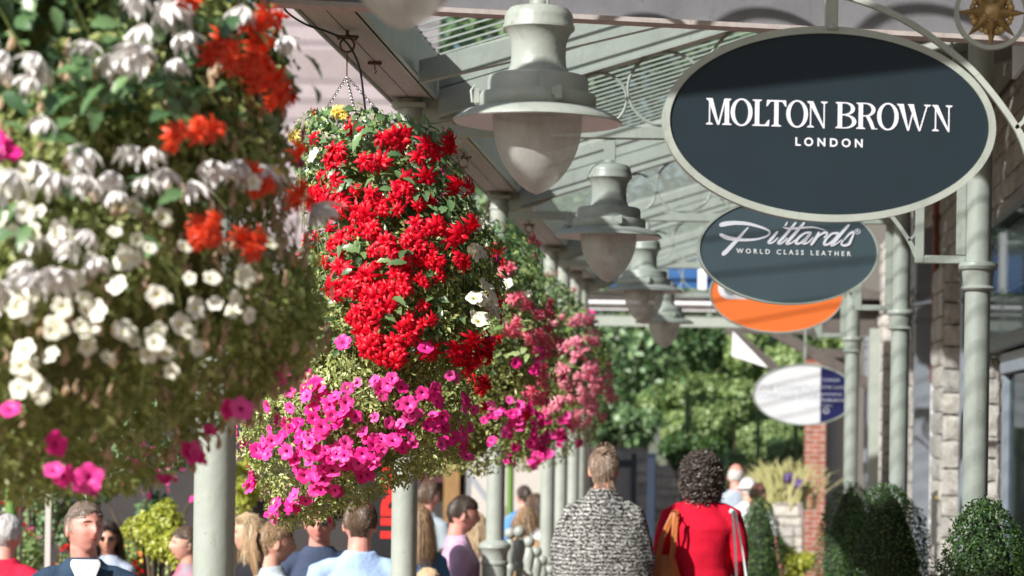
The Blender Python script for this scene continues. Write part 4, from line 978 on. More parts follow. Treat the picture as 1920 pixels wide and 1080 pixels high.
# pilasters (grey posts with moulded heads) and pipe
def pilaster(px, Y, w_, mat='greypost'):
    c = P(px, 800, Y); g = MB(); r_ = w_/2
    g.box((c.x-r_, Y-.10, 0), (c.x+r_, Y+.10, H+1.9), bev=.008)
    for z in (H+1.25, H+1.18, H+1.02): g.box((c.x-r_-.02, Y-.12, z), (c.x+r_+.02, Y+.12, z+.035), bev=.01)
    sh(g).build('pilaster', M[mat], shop, smooth=False)
pilaster(1728, 22.3, .15); pilaster(1806, 18.6, .05, 'bluegrey'); pilaster(1634, 33.0, .2)
c = P(1751, 700, 21.4); g = MB(); g.tube([(c.x, 21.4, H+.45), (c.x, 21.4, H+3.2)], .030, 14)
for z in (.5, 1.2, 1.9): g.tube([(c.x, 21.4, H+z), (c.x, 21.4, H+z+.05)], .040, 14)
pp = sh(g).build('downpipe', M['copper'], shop); g = MB(); g.tube([(c.x, 21.4, .0), (c.x, 21.4, H+.4495)], .028, 14); sh(g).build('lower_pipe', M['white'], pp)
# slate roof over
g = MB(); g.prism([(XW-.25, 6.15), (XW+4.5, 8.8), (XW+4.5, 8.95), (XW-.25, 6.3)], -6, 38.4); sh(g).build('roof', M['slate'], shop, smooth=False)
g = MB(); g.box((XW+.5, -6, 0), (XW+8, 38.2, 6.2)); sh(g).build('wall', M['beige'], shop, smooth=False)
# white boarding seen under the canopy head at the right
g = MB()
for k in range(26):
    y = 8.0+k*.16; g.box((XW-.5, y, H+1.86), (XW-.1, y+.145, H+1.88+.0), 0)
g.box((XW-.52, 8.0, H+1.80), (XW-.50, 12.2, H+2.05)); sh(g).build('boarding', M['white'], shop, smooth=False)
# cigarette bin
c = P(1757, 970, 20.0); root = empty('wall_bin', (c.x, 20.0, 0), 0, 'slim rounded steel cigarette bin standing left of the stone pier, behind the bushes', 'bin')
g = MB(); ztop = P(1757, 920, 20).z; zbot = P(1757, 1022, 20).z
pl = [(.048*math.cos(t), ztop-.05+.05*math.sin(t)) for t in [math.pi*k/12 for k in range(13)]]+[(-.048, zbot), (.048, zbot)]
g.prism(pl, -.03, .03); g.build('bin_body', M['steel'], root, smooth=False)
g = MB(); g.prism([(.022*math.cos(t), ztop-.055+.012*math.sin(t)) for t in [2*math.pi*k/16 for k in range(16)]], -.034, -.029); g.build('yellow_label', paint('ochre_label', (.5, .35, .06), .6), root, smooth=False)
g = MB(); g.box((-.02, -.02, 0), (.02, .02, zbot)); g.box((-.09, -.09, 0), (.09, .09, .02)); g.build('post', M['steel'], root, smooth=False)

# brick end pier with grey and white reveals
b0 = P(1508, 900, 36.0); b1 = P(1546, 900, 36.0); ztop = P(1520, 672, 36).z
root = empty('brick_pillar', ((b0.x+b1.x)/2, 36, SG), 0, 'red brick pillar with pale mortar under the white and navy oval sign', 'pillar')
g = MB(); g.box((b0.x-root.location.x, -.2, 0), (b1.x-root.location.x, .25, ztop-SG)); g.build('brickwork', M['brick'], root, smooth=False)
g = MB(); g.box((b0.x-root.location.x-.05, -.24, ztop-SG+.001), (b1.x-root.location.x+.3, .3, ztop-SG+.14), bev=.01); g.build('cap_beam', M['darktimber'], root, smooth=False)
root = empty('end_shopfront', (b1.x+.5, 36.4, SG), 0, 'white and grey shopfront reveal directly right of the brick pillar', 'shopfront')
g = MB(); g.box((-.496, -.30, 0), (-.30, .2, 3.3)); g.build('grey_frame', M['bluegrey'], root, smooth=False)
g = MB(); g.box((-.298, -.1, 0), (.55, .2, 3.3)); g.build('cream_wall', M['beige'], root, smooth=False)
g = MB(); g.box((-.10, -.14, .3), (.02, -.102, 2.6)); g.box((.28, -.14, .3), (.36, -.102, 2.6)); g.build('white_frame', M['white'], root, smooth=False)
# timber porch behind the sign
root = empty('timber_porch', (P(1640, 800, 31).x, 31, 0), 0, 'dark timber porch with diagonal braces behind the orange and white signs', 'porch')
g = MB()
def beam(a, b, th, dp, mb, Y=31.0):
    A = P(*a, Y); B = P(*b, Y); mb.strip([(A.x-root.location.x, A.z), (B.x-root.location.x, B.z)], th, -dp/2, dp/2, n=1)
beam((1452, 622), (1655, 735), .14, .14, g); g.build('diagonal_brace', M['darktimber'], root, smooth=False)
g = MB(); beam((1368, 618), (1452, 690), .12, .12, g, 31); g.build('diagonal_brace', M['darktimber'], root, smooth=False)
g = MB(); a = P(1374, 622, 30.8); b_ = P(1372, 668, 30.8); c_ = P(1440, 690, 30.8); g.prism([(q.x-root.location.x, q.z) for q in (a, b_, c_)], -.3, -.26); g.build('white_spandrel', M['white'], root, smooth=False)
g = MB(); g.box((-.1, -.08, 0), (.08, .08, P(1640, 640, 31).z)); g.build('post', M['greypost'], root, smooth=False)
g = MB(); a = P(1360, 600, 31.2); b_ = P(1700, 560, 31.2); g.box((a.x-root.location.x, .1, P(1400, 625, 31).z), (b_.x-root.location.x, .25, P(1400, 560, 31).z)); g.build('roof_beam', M['darktimber'], root, smooth=False)
g = MB(); z1 = P(1400, 560, 31).z; g.prism([(a.x-root.location.x, z1+.002), (b_.x-root.location.x, z1+.002), ((a.x+b_.x)/2-root.location.x, z1+.3)], -.2, .5); g.build('roof', M['darktimber'], root, smooth=False)

# glazed end bay of the canopy: white louvres under glass painted sky blue
root = empty('glazed_link_building', (P(1210, 800, 28).x, 28, 0), 0, 'blue glazed gable with white louvres and frames behind the smaller lamps', 'building')
def pb(px0, py0, px1, py1, Y, d, mb):
    a = P(px0, py0, Y); b = P(px1, py1, Y); mb.box((min(a.x, b.x)-root.location.x, Y-root.location.y, min(a.z, b.z)), (max(a.x, b.x)-root.location.x, Y-root.location.y+d, max(a.z, b.z)))
for k, (ya, yb) in enumerate(((546, 556), (562, 574), (578, 586))):
    g = MB(); pb(1062, ya, 1500, yb, 28-.04*k, .06, g); g.build('louvre', M['white'], root, smooth=False)
g = MB(); pb(1050, 588, 1520, 616, 28, .12, g); g.build('louvre_beam', M['sage'], root, smooth=False)
g = MB(); pb(1056, 543, 1500, 590, 28.14, .05, g); g.build('back_panel', M['darktimber'], root, smooth=False)
g = MB(); pb(1075, 452, 1500, 543, 28.25, .03, g); g.build('pane', M['sky_glass'], root, smooth=False)
for (xa, xb) in ((1060, 1084), (1310, 1324), (1440, 1452)):
    g = MB(); pb(xa, 430, xb, 543, 28.0, .10, g); g.build('window_frame', M['white'], root, smooth=False)
g = MB(); pb(1085, 497, 1310, 502, 28.05, .05, g); pb(1075, 440, 1500, 452, 28.1, .2, g); g.build('window_frame', M['sage'], root, smooth=False)
for xx in (1052, 1640):
    g = MB(); a = P(xx, 700, 28); g.box((a.x-root.location.x-.06, 0, SG), (a.x-root.location.x+.06, .12, P(xx, 616, 28).z)); g.build('post', M['sage'], root, smooth=False)

# ------------------------------------------------------------------ opposite side of the street
op = empty('street_building', (-6, 30, SG), 0, 'shop building across the street with a pale pink tiled roof and a beige wall', 'building')
OB = op.location
def ob(px0, py0, px1, py1, Y, d, mat, name, parent=op, bev=0):
    g = MB(); a = P(px0, py0, Y); b = P(px1, py1, Y)
    g.box((min(a.x, b.x)-OB.x, Y-OB.y, min(a.z, b.z)-OB.z), (max(a.x, b.x)-OB.x, Y-OB.y+d, max(a.z, b.z)-OB.z)); return g.build(name, M[mat], parent, smooth=False)
g = MB(); g.box((-12, 0, 0), (P(868, 800, 30).x-OB.x, 1.1, 3.3)); g.build('dark_shopfront', M['interior'], op, smooth=False)  # solid box, its dark colour stands for shade inside the open shopfront
g = MB(); g.box((P(868, 800, 30).x-OB.x+.002, -.3, 0), (P(1100, 800, 30).x-OB.x, 1.2, 3.2)); g.build('beige_wall', M['beige'], op, smooth=False)
g = MB(); zr = 3.3-.15
xr_ = P(800, 300, 30).x-OB.x
g.add([(-12.4, -.9, zr), (xr_, -.9, zr), (xr_, 1.3, zr+4.5), (-12.4, 1.3, zr+4.5), (-12.4, -.9, zr-.12), (xr_, -.9, zr-.12), (xr_, 1.3, zr+4.38), (-12.4, 1.3, zr+4.38)], [(0, 1, 2, 3), (7, 6, 5, 4), (0, 4, 5, 1), (1, 5, 6, 2), (2, 6, 7, 3), (3, 7, 4, 0)])
g.box((-12, .8, 3.0), (xr_-.1, 1.15, 7.0))
rf_ = g.build('roof', M['rooftile'], op, smooth=False)
ob(836, 600, 856, 1300, 29.6, .2, 'timber', 'timber_post'); ob(858, 600, 866, 1300, 29.7, .15, 'bluegrey', 'shopfront_frame')
ob(770, 840, 834, 905, 29.7, .1, 'maroon', 'fascia_panel'); ob(440, 905, 620, 940, 29.7, .1, 'maroon', 'fascia_panel')
ob(870, 905, 905, 1300, 29.6, .06, 'bluegrey', 'shopfront_frame') if False else None
# diagonal handrail against the beige wall, throwing the sloping shadow
hr = MB(); A = P(880, 890, 29.2); B_ = P(960, 1000, 28.2); hr.tube([A, B_], .03, 8); hr.tube([A, (A.x, A.y, SG)], .02, 8); hr.tube([B_, (B_.x, B_.y, SG)], .02, 8)
tag(hr.build('handrail', M['greypost']), 'thin sloping grey handrail in front of the beige wall', 'handrail')
# red lettered banner
root = empty('banner_sign', P(705, 940, 17.5), 0, 'black vertical banner with big sideways red letters, left of a pale column', 'sign'); root.location.z = SG
c = P(722, 940, 17.5); k = 17.5/F
g = MB(); g.box((-.10, -.02, 0), (45*k+.1, .02, c.z-SG+110*k)); g.build('board', M['black'], root, smooth=False)
t_ = text_obj('uper', 92*k, M['red_sign'], root, (22*k+.02, -.026, c.z-SG+8*k), 1.0, .012, rot=(R(90), R(-90), 0), sx=.92, name='lettering')
# shade inside painted dark: mannequin-like dark goods are unreadable in the photo, left as dark interior
# navy gates
root = empty('navy_gate', P(1162, 900, 31), 0, 'dark navy double gate with grey boards behind the patterned shawl', 'gate'); root.location.z = SG; q = root.location.x
g = MB()
for (xa, xb) in ((1098, 1116), (1196, 1206)): g.box((P(xa, 0, 31).x-q, -.06, 0), (P(xb, 0, 31).x-q, .06, P(0, 842, 31).z-SG+.06), bev=.01)
g.box((P(1116, 0, 31).x-q+.002, -.05, P(0, 860, 31).z-SG), (P(1196, 0, 31).x-q-.002, .05, P(0, 846, 31).z-SG)); g.build('gate_frame', M['navy_door'], root, smooth=False)
g = MB(); xa, xb = P(1116, 0, 31).x-q+.003, P(1196, 0, 31).x-q-.003
for k_ in range(8): g.box((xa+(xb-xa)*k_/8+.004, -.02, .05), (xa+(xb-xa)*(k_+1)/8-.004, .02, P(0, 861, 31).z-SG))
g.build('gate_board', M['greypost'], root, smooth=False)
for k_, (xa, xb) in enumerate(((1213, 1230),)):
    c = P((xa+xb)/2, 900, 30); g = MB(); g.box((-.055, -.05, 0), (.055, .05, P(0, 838, 30).z-SG), bev=.01); g.box((-.07, -.07, P(0, 838, 30).z-SG+.001), (.07, .07, P(0, 833, 30).z-SG), bev=.01)
    o = g.build('navy_post', M['navy_door'], None, smooth=False, loc=(c.x, 30, SG)); tag(o, 'square dark navy post between the gate and the two walking women', 'post')
# stone wall pieces behind the gate and planter
def wallbox(px0, px1, py, Y, d, label, name='stone_wall'):
    a = P(px0, py, Y); b = P(px1, py, Y); mb = MB(); random.seed(int(px0)); nx = 10; cw = (b.x-a.x)/max(1, int((b.x-a.x)/.4)); z = 0
    mb.box((-.0, .02, 0), (b.x-a.x, d, a.z-SG-.01))
    while z < a.z-SG-.03:
        hh = min(random.uniform(.12, .2), a.z-SG-z); x = 0
        while x < b.x-a.x-.01:
            w_ = min(random.uniform(.2, .5), b.x-a.x-x); mb.box((x+.006, -random.uniform(.0, .025), z+.006), (x+w_-.006, .03, z+hh-.006), bev=.008); x += w_
        z += hh
    o = mb.build(name, M['stone'], None, ang=25, loc=(a.x, Y, SG)); tag(o, label, 'wall'); return o
wallbox(1450, 1506, 942, 33, .6, 'low pale stone planter wall left of the brick pillar')
wallbox(1225, 1300, 872, 34.5, .4, 'shaded stone garden wall behind the curly haired woman')
wallbox(1085, 1215, 838, 36, .4, 'sunlit stone wall top showing above the navy gate')
# green mesh fence
root = empty('mesh_fence', P(1400, 800, 37), 0, 'tall green vertical bar fence in front of bright climbing leaves', 'fence'); root.location.z = SG; q = root.location
ztop = P(0, 722, 37).z-SG; g = MB(); x = P(1300, 0, 37).x-q.x; xe = P(1508, 0, 37).x-q.x
while x < xe: g.box((x-.007, -.007, .05), (x+.007, .007, ztop)); x += .068
for z in (.3, ztop*.5, ztop-.05): g.box((P(1300, 0, 37).x-q.x, .0072, z-.015), (xe, .02, z+.015))
g.build('fence_bars', M['fence'], root, smooth=False)
for px in (1300, 1433, 1504):
    xx = P(px, 0, 37).x-q.x; g = MB(); g.box((xx-.035, .0205, 0), (xx+.035, .09, ztop+.05)); g.build('fence_post', M['fence'], root, smooth=False)
# green posts of the other arcade
for (px, Y, lb) in ((22, 17.5, 'leaf green round post at the left edge behind the grey haired man'), (957, 27.5, 'thin leaf green post between two pale columns')):
    c = P(px, 900, Y); r_ = (11 if px < 100 else 6.5)*Y/F; g = MB(); g.tube([(0, 0, 0), (0, 0, P(px, 780 if px < 100 else 700, Y).z-SG+1.2)], r_, 20); g.lathe([(r_, .0), (r_*1.8, .01), (r_*1.8, .12), (r_*1.3, .18), (r_, .2)], 20)
    o = g.build('green_post', M['green_post'], None, loc=(c.x, Y, SG)); tag(o, lb, 'post')
c = P(41, 900, 17.6); g = MB(); g.tube([(0, 0, 0), (0, 0, 3.2)], .012, 8); tag(g.build('thin_pole', M['steel'], None, loc=(c.x, 17.6, SG)), 'thin grey pole just right of the leaf green post', 'pole')
c = P(91, 1000, 16.0); g = MB(); g.box((-.018, -.018, 0), (.018, .018, P(0, 925, 16).z-SG)); tag(g.build('wooden_stake', M['beige'], None, smooth=False, loc=(c.x, 16, SG)), 'pale wooden stake among the flowers left of the man in navy', 'stake')

# ------------------------------------------------------------------ trees and shrubs
def crown_cards(n, c, rad, size, rng, lobes=14, asp=.6):
    cs = rng.normal(0, 1, (lobes, 3)); cs /= np.linalg.norm(cs, axis=1)[:, None]; cs = cs*rng.uniform(.35, .85, (lobes, 1))*np.array(rad)
    lr = rng.uniform(.30, .52, lobes)*min(rad)
    k = rng.integers(0, lobes, n); d = rng.normal(0, 1, (n, 3)); d /= np.linalg.norm(d, axis=1)[:, None]
    pos = cs[k]+d*(lr[k]*rng.uniform(.55, 1.1, n))[:, None]+np.array(c)
    return cards(pos, d+np.array([0, 0, .4]), size*rng.uniform(.6, 1.3, n), asp, .2, .6)
TREES = {}
def tree(x, y, hgt, rad, label, mat, n=9000, size=.16, key=None, seed=1, group='trees beyond the end of the walkway', cz=None):
    root = empty('broadleaf_tree', (x, y, SG), random.uniform(0, 6), label, 'tree', group)
    rng = np.random.default_rng(seed); cz = cz or hgt-rad[2]
    V, Fc = crown_cards(n, (0, 0, cz), rad, size, rng); np_obj('crown', [(V, Fc, 0)], [M[mat]], root)
    mb = MB(); mb.tube([(0, 0, 0), (.05, .02, hgt*.2), (-.05, .05, hgt*.45), (.05, 0, hgt*.8)], [.24, .19, .14, .04], 10)
    for a in range(6): t = a*1.1; mb.tube([(0, 0, hgt*(.25+.06*a)), (math.cos(t)*rad[0]*.4, math.sin(t)*rad[1]*.4, hgt*(.4+.06*a)), (math.cos(t)*rad[0]*.7, math.sin(t)*rad[1]*.7, hgt*(.5+.06*a))], [.09, .06, .02], 6)
    mb.build('trunk', M['bark'], root); return root
random.seed(5)
tree(-1.6, 43, 7.5, (2.6, 2.2, 3.4), 'big dark green tree right of the pink flower basket', 'leaf_tree', 15000, .15, seed=1, cz=3.3)
tree(.35, 45, 6.5, (1.9, 1.8, 2.8), 'lighter green bushy tree in the middle behind the farthest lamp', 'leaf_light', 9000, .13, seed=2, cz=2.3)
tree(2.4, 47, 8.5, (2.6, 2.4, 3.6), 'fresh green tree rising above the green bar fence', 'leaf_light', 13000, .15, seed=3, cz=4.2)
tree(-4.8, 46, 9, (3, 2.6, 4), 'dark tree left of the others, seen between the pale columns', 'leaf_tree', 9000, .18, seed=4, cz=4)
tree(-5.2, 52, 15, (3.6, 3, 6), 'tall dark tree behind the red basket, seen above the eave', 'leaf_tree', 10000, .26, seed=12, cz=9)
tree(-.6, 55, 15, (4.6, 3.5, 6), 'tall dark tree seen through the glass roof above the lamps', 'leaf_tree', 17000, .24, seed=6, cz=9)
tree(-8.5, 58, 16, (5, 3.5, 6), 'tall dark tree behind the pink tiled roof', 'leaf_tree', 10000, .28, seed=7, cz=10)
tree(4.6, 54, 14, (4, 3.4, 6), 'tall tree behind the right-hand shops', 'leaf_tree', 12000, .24, seed=8, cz=8)
def shrub(px, py, Y, rad, label, mat, n, size, cat='shrub', extra=None, name='leafy_shrub', group='shrubs and planting'):
    c = P(px, py, Y); root = empty(name, (c.x, Y, SG), 0, label, cat, group); rng = np.random.default_rng(int(px*7+py))
    V, Fc = crown_cards(n, (0, 0, c.z-SG), rad, size, rng, 12); parts = [(V, Fc, 0)]; ms = [M[mat]]
    if extra:
        for e, (m_, n_, s_) in enumerate(extra): V, Fc = crown_cards(n_, (0, -.05, c.z-SG), [q*1.06 for q in rad], s_, rng, 12, .9); parts.append((V, Fc, e+1)); ms.append(M[m_])
    np_obj('foliage', parts, ms, root)
    mb = MB()
    for a in range(4): mb.tube([(0, 0, 0), (math.cos(a*1.6)*rad[0]*.2, math.sin(a*1.6)*rad[1]*.2, (c.z-SG)*.6), (math.cos(a*1.6)*rad[0]*.5, math.sin(a*1.6)*rad[1]*.5, c.z-SG)], [.03, .02, .008], 6)
    mb.build('stem', M['bark'], root); return root
shrub(1400, 755, 41.5, (2.1, .8, 1.5), 'broad sunlit yellow green hedge mass behind the bar fence', 'leaf_light', 15000, .11)
shrub(1375, 790, 39, (.95, .6, .75), 'bright leafy climber mass behind the green bar fence', 'leaf_light', 9000, .09)
shrub(1480, 830, 38.5, (.75, .5, .75), 'mid green climbing plant at the right end of the bar fence', 'leaf_light', 6000, .09)
shrub(1400, 880, 38.2, (1.2, .4, .6), 'green shrubs low behind the bar fence', 'leaf_tree', 6000, .08)
shrub(1300, 838, 33, (.62, .4, .32), 'low dark green mound behind the curly haired woman', 'leaf_box', 7000, .06)
shrub(1275, 745, 42, (.9, .6, .6), 'pale green hedge top above the low dark mound', 'leaf_light', 6000, .09)
shrub(1160, 800, 40, (.9, .6, .7), 'dark ivy mass over the navy gate', 'leaf_tree', 6000, .09)
shrub(304, 985, 17.5, (.26, .2, .18), 'upper lime yellow clipped shrub beside the near column', 'leaf_yellow', 3500, .035)
shrub(290, 1010, 17.2, (.17, .15, .13), 'lime yellow shrub ball left of the near column', 'leaf_yellow', 2500, .035)
shrub(335, 1030, 17.0, (.15, .15, .12), 'smallest lime yellow shrub touching the near column', 'leaf_yellow', 2500, .035)
shrub(450, 900, 21, (.22, .2, .35), 'lime shrub in the gap right of the near column', 'leaf_yellow', 2500, .04)
shrub(60, 880, 21, (.75, .4, .75), 'dark planting with red and white blooms at the far left', 'leaf_tree', 6000, .06, extra=[('red', 90, .11), ('cream', 90, .08), ('magenta', 60, .09)])
shrub(180, 930, 23, (1.0, .4, .8), 'mixed dark shrub bed behind the man in navy', 'leaf_tree', 8000, .06, extra=[('magenta', 50, .09), ('cream', 50, .08)])
shrub(280, 880, 25, (1.2, .4, .9), 'green shrub bed behind the lime shrubs', 'leaf_tree', 8000, .08)
shrub(265, 1070, 18.2, (.42, .25, .26), 'low flower bed with red and yellow blooms right of the sunglasses woman', 'leaf_light', 3500, .04, extra=[('red', 100, .045), ('yellowp', 90, .05)])
shrub(120, 1040, 19, (.5, .25, .4), 'low flower bed with small red blooms behind the man in navy', 'leaf_light', 3500, .04, extra=[('red', 60, .05)])
shrub(1430, 1040, 26, (.30, .3, .35), 'loose green plant with small white flowers left of the planter wall', 'leaf_tree', 3000, .05, extra=[('cream', 40, .07)])
shrub(1480, 1060, 28, (.28, .3, .3), 'yellow green plant at the foot of the brick pillar', 'leaf_yellow', 2200, .06)
def grass(px, py, Y, w_, hgt, label, mat='leaf_grass', n=260):
    c = P(px, py, Y); mb = MB(); random.seed(int(px))
    for k in range(n):
        x = random.gauss(0, w_*.25); a = random.gauss(0, .45)+x*.8/w_; hh = hgt*random.uniform(.5, 1.05); y = random.gauss(0, .12)
        pts = [(x, y), (x+a*hh*.25, y), (x+a*hh*.62, y), (x+a*hh*1.05, y)]; zs = [0, hh*.45, hh*.8, hh*(1-.22*abs(a))]; vs = []
        for (xx, yy), z_, ww in zip(pts, zs, (.012, .014, .012, .002)): vs += [(xx-ww, yy, z_), (xx+ww, yy, z_)]
        mb.add(vs, [(0, 1, 3, 2), (2, 3, 5, 4), (4, 5, 7, 6)])
    o = mb.build('ornamental_grass', M[mat], None, smooth=False, loc=(c.x, Y, c.z)); tag(o, label, 'grass plant', 'shrubs and planting')
grass(1468, 955, 33.3, .7, .72, 'tall pale yellow ornamental grass above the planter wall')
grass(1425, 945, 33.4, .4, .5, 'short pale grass tuft left of the tall yellow grass')
shrub(1488, 905, 33.2, (.22, .2, .13), 'purple lavender spilling over the planter beside the brick pillar', 'lavender', 1800, .045, 'lavender', name='lavender_plant')

# ------------------------------------------------------------------ ball topped railing
def railing(pts, label, bmesh_r=.042):
    root = empty('ball_railing', (pts[0][0], pts[0][1], SG), 0, label, 'railing', 'ball topped railings'); O = root.location
    for (x, y, z) in pts:
        g = MB(); g.lathe([(.045, 0), (.045, .05), (.022, .09), (.022, z-O.z-.28), (.034, z-O.z-.26), (.034, z-O.z-.23), (.024, z-O.z-.21), (.040, z-O.z-.14), (.044, z-O.z-.10), (.030, z-O.z-.055), (.02, z-O.z-.04)], 16, (x-O.x, y-O.y, 0))
        po = g.build('post', M['sage'], root)
        g = MB(); g.ball((x-O.x, y-O.y, z-O.z), bmesh_r, 10); g.build('ball_finial', M['sage'], po)
    g = MB(); g.tube([(x-O.x, y-O.y, z-O.z-.25) for x, y, z in pts], .016, 8); g.tube([(x-O.x, y-O.y, z-O.z-.75) for x, y, z in pts], .014, 8); g.build('rail', M['sage'], root)
def at(px, py, Y): q = P(px, py, Y); return (q.x, q.y, q.z)
railing([at(974, 997, 16.6), at(992, 1016, 17.3), at(1006, 1035, 18.1), at(1017, 1051, 18.9), at(1031, 1069, 19.8)], 'ball topped sage railing nearest the shawl, stepping down to the right')
railing([at(957, 1000, 16.9), at(957, 1026, 17.6), at(974, 1024, 18.4), at(990, 1046, 19.1)], 'second ball topped railing just behind, tight against the collared column')
railing([at(742, 1079, 11.9), at(800, 1100, 11.9)], 'ball finial just peeping up at the foot of the middle left column') if False else None
# ------------------------------------------------------------------ people
def skin_mat(name, c): return leafless(name, c)
def cloth(name, c, c2=None, scale=40, rough=.85, bump=.5, var=.1, stretch=None):
    if name in MATS: return MATS[name]
    return paint(name, c, rough, var, 7, bump, scale, c2=c2, stretch=stretch, spec=.2)
def leafless(name, c):
    if name in MATS: return MATS[name]
    m, nt, out = newmat(name); b = N(nt, 'ShaderNodeBsdfPrincipled'); b.inputs['Roughness'].default_value = .5
    b.inputs['Subsurface Weight'].default_value = .0; b.inputs['Specular IOR Level'].default_value = .4
    tc = N(nt, 'ShaderNodeTexCoord'); n1 = N(nt, 'ShaderNodeTexNoise', Scale=25.0, Detail=5.0); L(nt, tc.outputs['Object'], n1.inputs['Vector'])
    r = N(nt, 'ShaderNodeValToRGB'); L(nt, n1.outputs[0], r.inputs[0]); r.color_ramp.elements[0].position = .35; r.color_ramp.elements[1].position = .68
    r.color_ramp.elements[0].color = c4(tuple(q*a for q, a in zip(c, (.93, .78, .74)))); r.color_ramp.elements[1].color = c4(c)
    L(nt, r.outputs[0], b.inputs['Base Color']); L(nt, b.outputs[0], out.inputs[0]); return m
def hairm(name, c, c2):
    if name in MATS: return MATS[name]
    m, nt, out = newmat(name); b = N(nt, 'ShaderNodeBsdfPrincipled'); b.inputs['Roughness'].default_value = .42; b.inputs['Specular IOR Level'].default_value = .5
    g = N(nt, 'ShaderNodeNewGeometry'); r = N(nt, 'ShaderNodeValToRGB'); L(nt, g.outputs['Random Per Island'], r.inputs[0])
    r.color_ramp.elements[0].color = c4(c); r.color_ramp.elements[1].color = c4(c2); L(nt, r.outputs[0], b.inputs['Base Color']); L(nt, b.outputs[0], out.inputs[0]); return m
SKIN = {'fair': (.64, .37, .28), 'tan': (.55, .30, .21), 'pink': (.66, .33, .27)}
def remesh(mb, name, mat, parent, vox, smooth=2, wrinkle=0, wscale=7, seed=0):
    o = mb.build('tmp', mat, None)
    md = o.modifiers.new('r', 'REMESH'); md.mode = 'VOXEL'; md.voxel_size = vox; md.use_smooth_shade = True
    if smooth: sm = o.modifiers.new('s', 'SMOOTH'); sm.iterations = smooth; sm.factor = .5
    dg = bpy.context.evaluated_depsgraph_get(); dg.update()
    me = bpy.data.meshes.new_from_object(o.evaluated_get(dg)); bpy.data.objects.remove(o)
    me.name = name
    if not me.materials: me.materials.append(mat)
    if wrinkle:
        n = len(me.vertices); co = np.empty(n*3, np.float32); me.vertices.foreach_get('co', co); co = co.reshape(-1, 3)
        no = np.array([v.normal[:] for v in me.vertices])
        d = np.array([noise.noise(Vector((c[0]*wscale+seed, c[1]*wscale, c[2]*wscale*.55)))+.6*noise.noise(Vector((c[0]*wscale*1.2+c[2]*9, seed+c[1]*wscale*2.2, c[2]*wscale*2.4-c[0]*8))) for c in co])
        co = co+no*(d*wrinkle)[:, None]; me.vertices.foreach_set('co', co.astype(np.float32).ravel())
    me.polygons.foreach_set('use_smooth', [True]*len(me.polygons)); me.update()
    ob_ = bpy.data.objects.new(name, me); COL.objects.link(ob_); ob_.parent = parent; return ob_
def head_r(d, s=1.0):
    """deformed head surface point for unit direction d (face towards -Y)"""
    x, y, z = d; p = Vector((x*.077, y*.097, z*.118)); t = max(0, -z)
    p.x *= 1-.30*t**1.6; 
    if y > 0: p.y *= 1-.42*t**1.2
    else: p.y *= 1-.06*t
    if z > .2: p.x *= 1+.04*z
    X, Z = p.x, p.z
    if y < 0:
        g = lambda a, b, sa, sb: math.exp(-((X-a)/sa)**2-((Z-b)/sb)**2)
        p.y -= .024*g(0, -.022, .0115, .020)+.010*g(0, .004, .009, .018)
        p.y += .011*(g(.031, .006, .016, .011)+g(-.031, .006, .016, .011))
        p.y -= .005*(g(.028, .026, .022, .008)+g(-.028, .026, .022, .008))
        p.y -= .006*g(0, -.055, .020, .010)-.004*g(0, -.0565, .018, .0025)+.008*g(0, -.094, .018, .014)
        p.y -= .004*(g(.045, -.025, .018, .018)+g(-.045, -.025, .018, .018))
    return p*s
def head_mesh(mb, M4, s=1.0, res=30):
    vs = []; n2 = res*2
    for i in range(res+1):
        for j in range(n2):
            a = math.pi*i/res; b = 2*math.pi*j/n2; vs.append(head_r(Vector((math.sin(a)*math.cos(b), math.sin(a)*math.sin(b), math.cos(a))), s))
    fs = [(i*n2+j, (i+1)*n2+j, (i+1)*n2+(j+1) % n2, i*n2+(j+1) % n2) for i in range(res) for j in range(n2)]
    mb.add(vs, fs, 0, M4)
    for sx in (-1, 1):
        mb.ball((0, 0, 0), 1, 8, mat=M4 @ Matrix.Translation((sx*.079*s, .012*s, -.012*s)) @ Matrix.Rotation(sx*.35, 4, 'Z') @ Matrix.Diagonal((.008*s, .019*s, .031*s, 1)))
